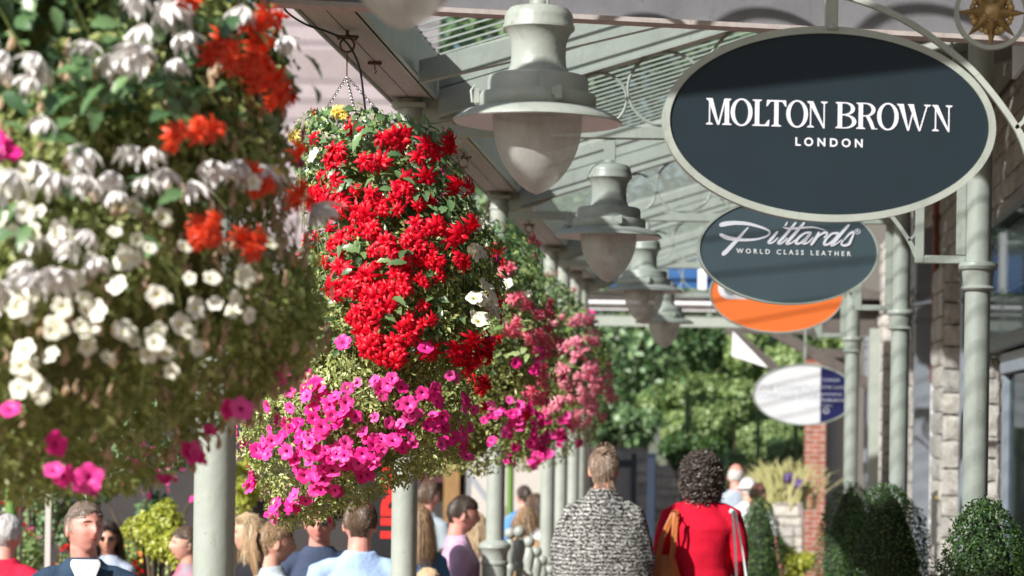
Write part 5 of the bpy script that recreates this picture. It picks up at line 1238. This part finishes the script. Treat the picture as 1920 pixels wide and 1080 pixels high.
def strands(kind, M4, s, n, mb, length=.0, seed=0, wid=.007, lift=.012, sparse=None):
    rnd = random.Random(seed)
    for k in range(n):
        ph = rnd.uniform(0, 2*math.pi)            # 0 = +X, -pi/2 = face
        fr = (1-math.sin(ph))/2                   # 1 front, 0 back
        side = abs(math.cos(ph))
        end = R(52)*fr+R(142)*(1-fr) if side < .5 else (R(70) if fr > .55 else R(118))
        if kind == 'short' and side >= .5: end = R(66) if fr > .5 else R(100)
        if kind in ('long', 'pony', 'bun', 'bob'): end = R(50)*fr**.8+R(140)*(1-fr**.8) if side < .75 else R(95)*(.3+.7*(1-fr))+R(10)
        if kind == 'bald': end = R(110) if fr < .65 else 0; 
        st = rnd.uniform(0, .85)*end
        if kind == 'bald': st = max(st, R(62))
        if end <= st: continue
        pts = []; m_ = 5; L_ = min(end-st, rnd.uniform(.35, .9))
        dph = rnd.gauss(0, .22)+.25*noise.noise(Vector((ph*2, st*2, seed*.1)))
        for q in range(m_):
            a = st+L_*q/(m_-1); b = ph+dph*q/(m_-1); d = Vector((math.sin(a)*math.cos(b), math.sin(a)*math.sin(b), math.cos(a)))
            lf = lift*(.75+.5*noise.noise(d*4+Vector((seed*.1, 0, 0))))*rnd.uniform(.5, 1.5)+(rnd.uniform(0, .004 if kind == 'short' else .012) if q == m_-1 else 0)
            pts.append(head_r(d, s)+d*lf)
        nn = [Vector(p).normalized() for p in pts]
        if length and rnd.random() < .55 and fr < .62:
            p = pts[-1].copy(); o = nn[-1]
            for q in range(5): p = p+Vector((o.x*.012*(1-q*.3)+rnd.uniform(-.006, .006), o.y*.01*(1-q*.3)+rnd.uniform(-.006, .006), -length/5*rnd.uniform(.8, 1.1))); pts.append(p.copy()); nn.append(Vector((o.x, o.y, 0)).normalized())
        vs = []; w_ = wid*rnd.uniform(.6, 1.3)
        for q, (p, o) in enumerate(zip(pts, nn)):
            t = (pts[min(q+1, len(pts)-1)]-pts[max(q-1, 0)]).normalized(); b_ = t.cross(o).normalized(); ww = w_*(1-.55*q/(len(pts)-1))/2
            vs += [p-b_*ww, p+o*ww*.5, p+b_*ww]
        fs = []
        for q in range(len(pts)-1): fs += [(q*3, q*3+1, q*3+4, q*3+3), (q*3+1, q*3+2, q*3+5, q*3+4)]
        mb.add(vs, fs, 0, M4)
def cap_shell(M4, s, mb, kind, off=.006):
    res = 18; n2 = 36; vs = []; idx = {}; fs = []
    def okd(a, b):
        fr = (1-math.sin(b))/2; side = abs(math.cos(b)); end = R(54)*fr+R(136)*(1-fr) if side < .5 else (R(66) if fr > .5 else R(98))
        if kind == 'bald': return (fr < .62 and R(66) < a < R(108))
        return a < end
    for i in range(res+1):
        for j in range(n2):
            a = math.pi*i/res; b = 2*math.pi*j/n2; d = Vector((math.sin(a)*math.cos(b), math.sin(a)*math.sin(b), math.cos(a))); vs.append(head_r(d, s)+d*off)
    for i in range(res):
        for j in range(n2):
            if okd(math.pi*(i+.5)/res, 2*math.pi*(j+.5)/n2): fs.append((i*n2+j, (i+1)*n2+j, (i+1)*n2+(j+1) % n2, i*n2+(j+1) % n2))
    mb.add(vs, fs, 0, M4)
def hand(mb, wrist, direction, palm_n, s, curl=.4, side=1):
    d = Vector(direction).normalized(); nrm = Vector(palm_n); nrm = (nrm-d*nrm.dot(d)).normalized(); b = d.cross(nrm)*side
    w0 = Vector(wrist)
    mb.tube([w0-d*.01, w0+d*.03*s, w0+d*.075*s, w0+d*.09*s], [(.014*s, .021*s), (.014*s, .034*s), (.013*s, .039*s), (.009*s, .035*s)], 12, up=nrm)
    for k, (off, ln) in enumerate(((-.030, .066), (-.010, .076), (.010, .071), (.029, .056))):
        a = w0+d*.085*s+b*off*s; p1 = a+d*ln*.45*s; dd = (d*math.cos(curl)+nrm*math.sin(curl)); p2 = p1+dd*ln*.32*s; dd2 = (d*math.cos(curl*2)+nrm*math.sin(curl*2)); p3 = p2+dd2*ln*.28*s
        mb.tube([a-d*.01*s, p1, p2, p3], [.0085*s, .008*s, .0075*s, .006*s], 8)
    a = w0+d*.025*s-b*.026*s; mb.tube([a, a+(d*.6-b*.7)*.035*s, a+(d*.9-b*.55)*.062*s+nrm*.01], [.011*s, .010*s, .007*s], 8)
def person(px, top_py, Y, yaw, label, group=None, Ht=None, ground=SG, hair=('short', 'brown'), skin='fair', top=None, headrot=(0, 0, 0), arms=None, sleeve='long',
           build=1.0, trousers='dark_trousers', extras=None, fem=False, scarf=None, collar=None, name='person', face=True):
    t = P(px, top_py, Y); hh = t.z-ground; s = hh/1.78
    root = empty('person', (t.x, Y, ground), yaw, label, 'person', group)
    sk = leafless('skin_'+skin, SKIN[skin]); bw = build
    z = lambda q: q*s
    hs = s*1.07; neck = Vector((0, .015*s, z(1.475))); hc = Vector((0, -.014*s, z(1.640)))
    MH = Matrix.Translation(hc-Vector((0, -.0, .08*s))) @ Matrix.Rotation(headrot[2], 4, 'Z') @ Matrix.Rotation(headrot[0], 4, 'X') @ Matrix.Rotation(headrot[1], 4, 'Y') @ Matrix.Translation((0, 0, .08*s))
    sw = (.185 if not fem else .165)*s*bw**.5
    if arms is None: arms = (((-1.28, .02, 1.14), (-1.30, -.10, .90)), ((1.28, .02, 1.14), (1.30, -.10, .90)))
    def jt(q): return Vector((q[0]*sw*1.02, q[1]*s, q[2]*s))
    A = []
    for sx, (e, w_) in zip((-1, 1), arms): A.append((Vector((sx*sw*1.02, .01*s, z(1.385))), jt(e), jt(w_)))
    # ---- body: one skin surface
    mb = MB(); head_mesh(mb, MH, hs)
    fdir = (MH.to_3x3() @ Vector((0, 0, -1)))
    nt_ = MH @ Vector((0, .022*s, -.085*s))
    mb.tube([neck-Vector((0, -.01*s, .06*s)), neck+Vector((0, 0, .02*s)), nt_, nt_+Vector((0, 0, .03*s))], [.074*s, .063*s, .060*s, .056*s], 16)
    mb.tube([(0, 0, z(.86)), (0, 0, z(.98)), (0, .0, z(1.1)), (0, .0, z(1.3)), (0, .01*s, z(1.42)), (0, .015*s, z(1.47))], [(.09*s, .13*s), (.10*s, .15*s), (.09*s, .125*s), (.10*s, .155*s), (.08*s, .145*s), (.055*s, .07*s)], 20)
    for (sh_, el, wr), sx in zip(A, (-1, 1)):
        mb.tube([(sx*.08*s, .01*s, z(1.40)), sh_, sh_.lerp(el, .5), el, el.lerp(wr, .45), wr], [.05*s, .052*s, .042*s, .036*s, .034*s, .024*s], 12)
        hand(mb, wr, wr-el+Vector((0, 0, -.02)), Vector((-sx, 0, 0)), s, .45, sx)
    for sx in (-1, 1):
        mb.tube([(sx*.08*s, 0, z(.92)), (sx*.095*s, 0, z(.72)), (sx*.10*s, .0, z(.50)), (sx*.10*s, .015*s, z(.30)), (sx*.10*s, .02*s, z(.09))], [.085*s, .075*s, .055*s, .05*s, .035*s], 14)
        mb.tube([(sx*.10*s, .06*s, z(.035)), (sx*.105*s, -.04*s, z(.035)), (sx*.11*s, -.15*s, z(.03))], [(.03*s, .035*s), (.03*s, .042*s), (.02*s, .035*s)], 10)
    remesh(mb, 'body', sk, root, .0065*s, 1)
    # ---- top
    tm = top if top else M['white']; e = .016*s
    mb = MB()
    wst = (.150 if not fem else .140)*bw; hp = .165*bw; chest = .172*bw
    mb.tube([(0, 0, z(.84)), (0, 0, z(.90)), (0, -.005*s*bw, z(1.06)), (0, 0, z(1.2)), (0, .0, z(1.31)), (0, .008*s, z(1.395)), (0, .014*s, z(1.45)), (0, .018*s, z(1.50))],
            [(.11*s*bw, hp*s), (.118*s*bw, hp*s*1.03), (.110*s*bw, wst*s), (.115*s*bw, wst*1.06*s), (.118*s*bw, chest*s), (.10*s, .165*s*bw**.5), (.088*s, .122*s), (.072*s, .080*s)], 28)
    ends = 1.0 if sleeve == 'long' else .45
    for (sh_, el, wr), sx in zip(A, (-1, 1)):
        if sleeve == 'long': mb.tube([(sx*.06*s, .012*s, z(1.415)), sh_.lerp(Vector((sx*.06*s, .01*s, z(1.415))), .45), sh_+Vector((-sx*.008, 0, -.008*s)), sh_.lerp(el, .5), el, el.lerp(wr, .5), el.lerp(wr, .93)], [.058*s, .066*s, .067*s*bw**.4, .060*s*bw**.5, .052*s, .048*s, .038*s], 16)
        else: mb.tube([(sx*.06*s, .012*s, z(1.415)), sh_.lerp(Vector((sx*.06*s, .01*s, z(1.415))), .45), sh_+Vector((-sx*.008, 0, -.008*s)), sh_.lerp(el, .4), sh_.lerp(el, .78)], [.058*s, .066*s, .067*s*bw**.4, .064*s, .063*s], 16)
    if extras and 'shawl' in extras:
        mb.tube([(0, .0, z(.86)), (0, .0, z(1.0)), (0, .0, z(1.13)), (0, 0, z(1.25)), (0, .01*s, z(1.34)), (0, .02*s, z(1.41)), (0, .022*s, z(1.475)), (0, .022*s, z(1.532))], [(.15*s, .285*s), (.16*s, .295*s), (.16*s, .288*s), (.15*s, .262*s), (.130*s, .220*s), (.10*s, .165*s), (.085*s, .115*s), (.07*s, .07*s)], 32)
    topo = remesh(mb, 'top', tm, root, .010*s, 3, .007 if not (extras and 'shawl' in extras) else .012, 7, seed=int(px))
    # ---- trousers and shoes
    mb = MB(); mb.tube([(0, 0, z(.80)), (0, 0, z(.88)), (0, 0, z(.98))], [(.11*s, .15*s), (.118*s*bw, .158*s*bw), (.100*s, .145*s)], 20)
    for sx in (-1, 1): mb.tube([(sx*.075*s, 0, z(.90)), (sx*.095*s, 0, z(.72)), (sx*.10*s, 0, z(.50)), (sx*.10*s, .015*s, z(.28)), (sx*.10*s, .02*s, z(.07))], [.10*s, .095*s, .075*s, .067*s, .066*s], 16)
    tr = {'dark_trousers': (.03, .035, .05), 'jeans': (.07, .11, .2), 'khaki': (.30, .25, .17), 'black_trousers': (.015, .015, .018)}[trousers]
    remesh(mb, 'trousers', cloth(trousers, tr), root, .013*s, 2, .006, 6)
    mb = MB()
    for sx in (-1, 1): mb.tube([(sx*.10*s, .075*s, z(.04)), (sx*.10*s, .04*s, z(.05)), (sx*.105*s, -.06*s, z(.045)), (sx*.11*s, -.15*s, z(.035)), (sx*.11*s, -.18*s, z(.03))], [(.035*s, .036*s), (.048*s, .042*s), (.044*s, .050*s), (.033*s, .046*s), (.012*s, .02*s)], 14)
    mb.build('shoe', M['black'], root)
    # ---- face details
    def onface(x, zz_, off=.001): 
        d = Vector((x/.077, -1, zz_/.118)); 
        u = math.sqrt(max(0, 1-(x/.077)**2-(zz_/.118)**2)); p = head_r(Vector((x/.077, -u, zz_/.118)), hs); return p+Vector((0, -off*s, 0))
    if face:
        g = MB()
        for sx in (-1, 1): g.ball(onface(sx*.031, .006, -.0075), .0105*s, 8, 0, mat=MH)
        ey = g.build('eyes', M['letter_w'], root); g = MB()
        for sx in (-1, 1): g.ball(onface(sx*.0315, .006, .0012), .0048*s, 6, 0, mat=MH)
        g.build('iris', M['interior'], ey)
        g = MB()
        for sx in (-1, 1): g.tube([onface(sx*q, .022+(.004 if abs(q-.032) < .01 else 0), .0015) for q in (.014, .024, .034, .046)], [.002*s, .003*s, .003*s, .0015*s], 6, mat=MH)
        g.build('eyebrows', hairm('brow', (.08, .045, .025), (.12, .07, .04)), root)
        g = MB(); g.tube([onface(q, -.052-.12*abs(q)**1.0*0, .0005) for q in (-.021, -.012, 0, .012, .021)], [.0015*s, .0032*s, .0028*s, .0032*s, .0015*s], 6, mat=MH); g.tube([onface(q, -.0605+.002*(abs(q) > .01), .0005) for q in (-.018, -.010, 0, .010, .018)], [.0015*s, .0036*s, .0042*s, .0036*s, .0015*s], 6, mat=MH)
        g.build('lips', leafless('lip_skin', (.50, .17, .15)), root)
    # ---- hair
    hk, hcn = hair
    HC = {'brown': ((.07, .04, .022), (.17, .11, .07)), 'darkbrown': ((.025, .016, .012), (.07, .045, .03)), 'grey': ((.42, .40, .38), (.70, .68, .66)), 'blonde': ((.42, .29, .15), (.72, .56, .36)), 'lightbrown': ((.20, .12, .06), (.42, .28, .16)),
          'saltpepper': ((.015, .010, .009), (.15, .12, .105)), 'ashblonde': ((.16, .10, .07), (.42, .32, .24)), 'greybrown': ((.12, .085, .06), (.30, .23, .18))}[hcn]
    hm = hairm('hair_'+hcn, *HC); g = MB()
    if hk != 'hat':
        cap_shell(MH, hs, g, hk)
    if hk == 'short': strands('short', MH, hs, 3000, g, 0, int(px), .0036, .008)
    elif hk == 'bald': strands('bald', MH, hs, 350, g, 0, int(px), .005, .004)
    elif hk == 'long': strands('long', MH, hs, 2400, g, .26*s, int(px), .005, .018)
    elif hk == 'bob': strands('bob', MH, hs, 1300, g, .11*s, int(px), .008, .018)
    elif hk == 'pony':
        strands('pony', MH, hs, 2400, g, 0, int(px), .0045, .011); rnd = random.Random(3)
        for k in range(160):
            a = rnd.uniform(0, 6.28); r0 = rnd.uniform(0, .02); b = MH @ Vector((math.cos(a)*r0, .100*s, .03*s+math.sin(a)*r0)); o = Vector((math.cos(a)*r0, 0, math.sin(a)*r0))*1.3; dirb = (MH.to_3x3() @ Vector((0, 1, 0)))
            g.tube([b, b+dirb*.035*s+o, b+dirb*.05*s+o*1.6-Vector((0, 0, .06*s)), b+dirb*.035*s+o*1.8-Vector((0, 0, .14*s)), b+dirb*.02*s+o-Vector((0, 0, rnd.uniform(.19, .24)*s))], [.003, .004, .004, .004, .001], 4)
    elif hk == 'bun':
        strands('bun', MH, hs, 3000, g, 0, int(px), .0034, .008); rnd = random.Random(8); c = Vector((0, .055*s, .095*s))
        for k in range(170):
            ax = Vector((rnd.gauss(0, 1), rnd.gauss(0, 1), rnd.gauss(0, 1))).normalized(); u = ax.orthogonal().normalized(); v = ax.cross(u); r0 = rnd.uniform(.024, .038)*s; a0 = rnd.uniform(0, 6); cc = c+Vector((rnd.gauss(0, .008), rnd.gauss(0, .006), rnd.gauss(0, .005)))
            g.tube([cc+(u*math.cos(a0+t*.5)+v*math.sin(a0+t*.5))*r0 for t in range(6)], [.001, .003, .0035, .0035, .003, .001], 4, mat=MH)
        for k in range(60):
            a = rnd.uniform(-.6, 3.7); p = c+Vector((math.cos(a)*.035*s, 0, math.sin(a)*.03*s)); g.tube([p, p+Vector((math.cos(a)*.03*s, rnd.uniform(-.01, .02), math.sin(a)*.03*s+.01)), p+Vector((math.cos(a)*.045*s, 0, math.sin(a)*.03*s-.005))], [.0016, .0014, .0006], 3, mat=MH)
        for k in range(50): x = rnd.uniform(-.05, .05); g.tube([Vector((x, .075*s, -.06*s)), Vector((x*1.15, .085*s, -.095*s)), Vector((x*1.4+rnd.uniform(-.02, .02), .085*s, -.125*s))], [.0015, .0013, .0005], 3, mat=MH)
    elif hk == 'curly':
        rnd = random.Random(9)
        for k in range(2600):
            d = Vector((rnd.gauss(0, 1), rnd.gauss(0, 1)+.15, rnd.gauss(0, 1)+.1)).normalized()
            if d.y < -.25 and d.z < .55: continue
            if d.z < -.97: continue
            p = Vector((d.x*.077, d.y*.097, d.z*.112))*s; lay = rnd.random(); p = Vector((p.x*(1.1+.62*lay), p.y*(1.05+.5*lay), p.z*(1.03+.34*lay)))+Vector((0, .01, -.03*s*max(0, .5-d.z)*(1+lay)))
            ax = Vector((d.x*.5+rnd.uniform(-.6, .6), d.y*.5+rnd.uniform(-.6, .6), -1+rnd.uniform(-.3, .5))).normalized(); u = ax.orthogonal().normalized(); v = ax.cross(u); r0 = rnd.uniform(.009, .015)*s; a0 = rnd.uniform(0, 6)
            g.tube([p+(u*math.cos(a0+t*1.15)+v*math.sin(a0+t*1.15))*r0+ax*t*.0045*s for t in range(7)], [.0016, .0028, .0036, .0038, .0036, .0028, .0008], 4, cap=False, mat=MH)
        g.ball((0, .03*s, -.02*s), .1*s, 12, sc=(.98, .95, 1.18), mat=MH)
    if hk == 'hat':
        strands('short', MH, hs, 500, g, 0, int(px), .0075, .006); g.build('hair', hm, root)
        g = MB(); g.ball((0, 0, .02*s), .1*s, 14, sc=(.92, 1.08, 1.05), mat=MH); g.lathe([(.085*s, .03*s), (.14*s, .02*s), (.142*s, .016*s), (.085*s, .02*s)], 32, mat=MH); g.build('sun_hat', M['white'], root)
    else: g.build('hair', hm, root)
    return root, s, MH, A, topo
random.seed(77)
def fabric(name, c, **k): return cloth(name, c, **k)
def sunglasses(root, MH, s):
    g = MB()
    for sx in (-1, 1): g.tube([Vector((sx*.032*s, -.094*s, .004*s)), Vector((sx*.032*s, -.102*s, .003*s))], [(.019*s, .024*s), (.018*s, .023*s)], 20, mat=MH, up=(0, 0, 1)); g.tube([Vector((sx*.055*s, -.095*s, .01*s)), Vector((sx*.078*s, -.05*s, .01*s)), Vector((sx*.082*s, .01*s, .006*s))], .0025*s, 6, mat=MH)
    g.tube([Vector((-.014*s, -.104*s, .01*s)), Vector((.014*s, -.104*s, .01*s))], .002*s, 6, mat=MH); g.build('sunglasses', M['black'], root)

# knitted black and white shawl
m, nt, out = newmat('marled_knit'); b = N(nt, 'ShaderNodeBsdfPrincipled'); b.inputs['Roughness'].default_value = .95; b.inputs['Specular IOR Level'].default_value = .1
tc = N(nt, 'ShaderNodeTexCoord'); mp = N(nt, 'ShaderNodeMapping'); mp.inputs['Scale'].default_value = (40, 40, 66); L(nt, tc.outputs['Object'], mp.inputs[0])
n1 = N(nt, 'ShaderNodeTexNoise', Scale=1.7, Detail=5.0, Roughness=.75, Distortion=.6); L(nt, mp.outputs[0], n1.inputs['Vector'])
wv = N(nt, 'ShaderNodeTexWave', Scale=14.0, Distortion=5.0, Detail=3.0); wv.bands_direction = 'Z'; L(nt, tc.outputs['Object'], wv.inputs['Vector'])
ad = N(nt, 'ShaderNodeMath', operation='MULTIPLY_ADD'); ad.inputs[1].default_value = .07; L(nt, wv.outputs[1], ad.inputs[0]); L(nt, n1.outputs[0], ad.inputs[2])
r = N(nt, 'ShaderNodeValToRGB'); r.color_ramp.elements[0].position = .50; r.color_ramp.elements[1].position = .68; r.color_ramp.elements[0].color = (.02, .02, .022, 1); r.color_ramp.elements[1].color = (.66, .66, .62, 1)
L(nt, ad.outputs[0], r.inputs[0]); L(nt, r.outputs[0], b.inputs['Base Color']); bp = N(nt, 'ShaderNodeBump', Strength=.8, Distance=.006); L(nt, ad.outputs[0], bp.inputs['Height']); L(nt, bp.outputs[0], b.inputs['Normal']); L(nt, b.outputs[0], out.inputs[0])

WALK = 'people walking on the covered walkway'; STR = 'people in the street'
# two women walking away, on the walkway
person(1133, 836, 13.3, math.pi, 'woman with piled-up hair seen from behind in a black and white knit shawl', WALK, ground=0, hair=('bun', 'ashblonde'), top=m, extras=('shawl',), fem=True, build=1.15, headrot=(.0, 0, .05),
       arms=(((-1.45, .0, 1.12), (-1.35, -.16, .92)), ((1.45, .0, 1.12), (1.35, -.16, .92))), trousers='dark_trousers')
redk = fabric('red_knit', (.56, .006, .030), scale=90, bump=.25)
rw, s_, MH_, A_, tp = person(1316, 846, 13.7, math.pi, 'curly haired woman in a red top seen from behind, bag on each shoulder', WALK, ground=0, hair=('curly', 'saltpepper'), top=redk, fem=True, build=1.28, headrot=(0, 0, 0),
       arms=(((-1.30, .02, 1.13), (-1.22, -.16, .95)), ((1.30, .02, 1.13), (1.22, -.16, .95))), trousers='dark_trousers')
# tan leather bag over her left shoulder (left in the picture)
c = P(1250, 1000, 13.62); Zs = P(1262, 948, 13.5)
root = empty('leather_shoulder_bag', (c.x-.01, 13.55, 0), 0, 'tan leather bag hanging by a wide strap from the red top woman, on the left', 'bag')
lea = paint('tan_leather', (.52, .17, .05), .38, .15, 9, .2, 60)
g = MB(); zb = P(0, 1022, 13.6).z
g.tube([(-.0, 0, zb-.34), (0, 0, zb-.30), (.0, 0, zb-.12), (.0, 0, zb-.02), (.0, 0, zb)], [(.05, .10), (.065, .12), (.06, .095), (.045, .065), (.035, .058)], 24, up=(0, 1, 0)); g.build('bag_body', lea, root)
for dy, dxx in ((-.065, 0), (.03, .012)):
    g = MB(); g.tube([(-.045+dxx, dy*.5, zb-.04), (-.02+dxx, dy, zb+.09), (.02+dxx, dy*1.2, zb+.18), (.045+dxx, dy*.9, zb+.235), (.055+dxx, .06, zb+.247)], [(.003, .011)]*5, 10, up=(0, 1, 0)); g.build('strap', lea, root)
    g = MB(); g.tube([(.035+dxx, dy*.5, zb-.04), (.046+dxx, dy, zb+.07), (.052+dxx, dy*1.1, zb+.17), (.058+dxx, dy*.9, zb+.238)], [(.003, .010)]*4, 10, up=(0, 1, 0)); g.build('strap', lea, root)
# pale blue striped tote on the other shoulder
c = P(1385, 1000, 13.6); root = empty('striped_tote_bag', (c.x, 13.55, 0), 0, 'tote with long pale blue straps on the right shoulder of the red top woman', 'bag')
pb_ = paint('pale_blue_canvas', (.42, .58, .66), .8, .2, 22, c2=(.75, .74, .68))
zb += .064
for a, b_ in (((-.035, zb+.178), (.0, zb-.38)), ((-.02, zb+.182), (.075, zb-.38))):
    g = MB(); g.tube([(-.05, .05, zb+.188), (a[0], -.05, a[1]), (a[0]*.6+b_[0]*.4+.005, -.12, zb-.04), (b_[0], -.13, b_[1])], [(.003, .013)]*4, 10, up=(0, 1, 0)); g.build('strap', pb_, root)
g = MB(); g.tube([(.045, -.12, zb-.38), (.045, -.12, zb-.42), (.045, -.12, zb-.72), (.045, -.12, zb-.75)], [(.01, .14), (.04, .15), (.06, .14), (.02, .12)], 20, up=(0, 1, 0)); g.build('bag_body', pb_, root)

navy = fabric('navy_jumper', (.035, .065, .11), scale=80)
# man in navy V-neck
rt, s_, MH_, A_, tp = person(160, 936, 11.9, R(18), 'man looking up to the right in a navy V-neck jumper over a white tee', STR, hair=('short', 'greybrown'), skin='pink', top=navy, headrot=(-.12, .03, .42), build=1.12, trousers='jeans')
g = MB(); zz_ = 1.47*s_; 
vn = lambda z0, w0: None
pts = [(-.088, 1.462), (-.07, 1.50), (-.03, 1.475), (.03, 1.475), (.07, 1.50), (.088, 1.462), (.055, 1.385), (.0, 1.315), (-.055, 1.385)]
# follow the chest: a curved white panel
n_ = 12; vs = []; fs = []
for i in range(n_+1):
    t = i/n_; zc = (1.31+.185*t); hw = .002+.072*min(1, t*1.1)-.02*max(0, t-.87)*5
    for j in range(9):
        x = -hw+2*hw*j/8; yy = -(.128-.035*max(0, (zc-1.36)/.11)**1.2)-(.006)+abs(x)**2*2.6
        vs.append((x*s_, yy*s_, zc*s_))
for i in range(n_):
    for j in range(8): a = i*9+j; fs.append((a, a+1, a+10, a+9))
g.add(vs, fs); g.build('white_tee', M['white'], rt)
# grey-haired man in red, far left
person(12, 962, 14.2, math.pi-.25, 'grey haired man in a red shirt at the left edge, seen from behind', STR, hair=('short', 'grey'), skin='pink', top=fabric('crimson_shirt', (.62, .02, .06)), build=1.15)
# woman in sunglasses
rt, s_, MH_, A_, tp = person(203, 978, 17.0, R(5), 'dark haired woman in sunglasses just behind the man in the navy jumper', STR, hair=('long', 'darkbrown'), skin='tan', top=fabric('pale_blue_top', (.45, .52, .66)), fem=True, headrot=(.05, 0, .1)); sunglasses(rt, MH_, s_)
# blonde woman, left of ponytail
person(470, 963, 15.2, R(-70), 'long haired blonde woman partly behind the ponytail woman, right of the near column', STR, hair=('long', 'blonde'), top=fabric('black_vest', (.02, .02, .025)), fem=True)
# ponytail woman, right-facing, back to us
person(512, 974, 13.6, R(125), 'woman with a light brown ponytail in a pale grey top facing right', STR, hair=('pony', 'lightbrown'), top=fabric('pale_grey_top', (.42, .48, .52)), fem=True, headrot=(.1, 0, -.2), sleeve='short')
# navy tee man with red script
rt, s_, MH_, A_, tp = person(600, 935, 14.2, R(14), 'man in sunglasses and navy tee with red script lettering, under magenta flowers', STR, hair=('short', 'darkbrown'), skin='pink', top=fabric('navy_tee', (.055, .075, .13)), sleeve='short', build=1.12, headrot=(.05, 0, -.15),
   arms=(((-1.30, -.06, 1.15), (-.55, -.26, 1.17)), ((1.36, -.02, 1.14), (1.05, -.22, 1.0)))); sunglasses(rt, MH_, s_)
g = MB(); kk = .0036
for j, st in enumerate([[(585,645,14),(610,622,20),(650,608,20),(668,612,12)], [(640,615,14),(625,660,20),(605,705,22),(585,728,18)], [(598,668,12),(650,658,16)], [(655,692,10),(672,662,16),(660,658,12),(655,688,14),(682,690,10)], [(690,660,14),(690,692,14),(706,655,14),(716,690,14),(738,672,8)], [(745,655,14),(735,688,14),(760,672,10),(775,610,12),(768,690,12)], [(785,690,10),(800,662,14),(788,658,12),(790,690,12),(815,688,8)], [(822,660,14),(824,690,12),(832,664,10),(845,660,12)]]):
    g.strip([((a-712)*kk*.26*s_, (1.265-(b-660)*.00095)*s_) for a, b, c_ in st], [c_*.00088 for a, b, c_ in st], -.001-.0003*j, .001, n=3)
for i, v in enumerate(g.v):
    x, y, z_ = v; g.v[i] = (x, y-(.134*s_*1.12)-.006+(x*x)*2.4, z_)
g.build('script_lettering', M['red_sign'], tp if False else rt, smooth=False)
# light blue shirt man from behind
rt, s_, MH_, A_, tp = person(676, 932, 13.0, math.pi+.08, 'man in a light blue shirt seen from behind, left of the pale column', STR, hair=('short', 'brown'), skin='pink', top=fabric('light_blue_shirt', (.38, .53, .80)), build=1.2)
g = MB(); g.tube([(.074*s_*math.cos(t), .016*s_+.062*s_*math.sin(t), 1.475*s_) for t in [2*math.pi*k/24 for k in range(25)]], [(.022, .006)]*25, 8, up=(0, 0, 1)); g.build('collar', MATS['light_blue_shirt'], rt)
# grey tee person behind, far
person(803, 900, 20.5, math.pi-.6, 'short haired man in a grey tee far back beside the pale column', STR, hair=('short', 'brown'), skin='pink', top=fabric('grey_tee', (.30, .35, .38)), sleeve='short')
person(783, 945, 15.6, math.pi+.7, 'long haired woman in a blue denim jacket, half hidden by the pale column', STR, hair=('long', 'lightbrown'), top=fabric('denim_jacket', (.09, .22, .40)), fem=True)
# pink shirt man in profile, walking right
rt, s_, MH_, A_, tp = person(862, 926, 16.2, R(100), 'man in a pale pink shirt in profile facing right between two columns', STR, hair=('short', 'darkbrown'), skin='pink', top=fabric('pink_shirt', (.58, .38, .54)), build=1.25, headrot=(.12, 0, .1))
g = MB(); g.tube([(.074*s_*math.cos(t), .016*s_+.062*s_*math.sin(t), 1.475*s_) for t in [2*math.pi*k/24 for k in range(25)]], [(.022, .006)]*25, 8, up=(0, 0, 1)); g.build('collar', MATS['pink_shirt'], rt)
person(800, 1063, 14.6, R(60), 'fair haired child just showing at the bottom beside the pink shirt man', STR, hair=('short', 'blonde'), top=fabric('child_top', (.4, .4, .45)))
person(893, 962, 20.0, math.pi+.4, 'pale blurred person in beige behind the pink shirt man', STR, hair=('long', 'blonde'), top=fabric('beige_top', (.62, .55, .45)), fem=True)
# far group between columns
person(984, 909, 25.5, math.pi+.5, 'dark haired man in a bright blue and orange shirt beyond the railing', STR, hair=('short', 'darkbrown'), top=fabric('blue_orange_shirt', (.10, .28, .65), c2=(.10, .28, .65)))
person(1003, 926, 23.5, math.pi-.3, 'brown haired person just right of the blue and orange shirt', STR, hair=('long', 'brown'), top=fabric('white_top', (.75, .75, .76)), fem=True)
person(984, 952, 21.5, R(160), 'fair haired child in a tan jacket behind the ball railing', STR, hair=('bob', 'lightbrown'), top=fabric('tan_jacket', (.45, .28, .14)), fem=True)
# far right group
person(1381, 868, 26.5, math.pi, 'bald man in a pale grey blue tee walking away, right of the curly haired woman', STR, hair=('bald', 'grey'), skin='pink', top=fabric('grey_blue_tee', (.36, .42, .50)), sleeve='short')
person(1404, 893, 25.4, math.pi+.4, 'person in a white sun hat between the bald man and the white tee', STR, hair=('hat', 'grey'), top=fabric('white_blouse', (.74, .72, .76)), fem=True)
person(1420, 902, 24.5, math.pi-.6, 'sunburnt man in a white tee with one bare arm hanging, behind the loose green bush', STR, hair=('bald', 'brown'), skin='pink', top=fabric('white_tee', (.74, .76, .78)), sleeve='short')
person(352, 985, 15.5, R(-60), 'person in a grey and crimson top almost hidden behind the near column', STR, hair=('short', 'brown'), top=fabric('grey_crimson_top', (.30, .26, .30), c2=(.42, .05, .12)))
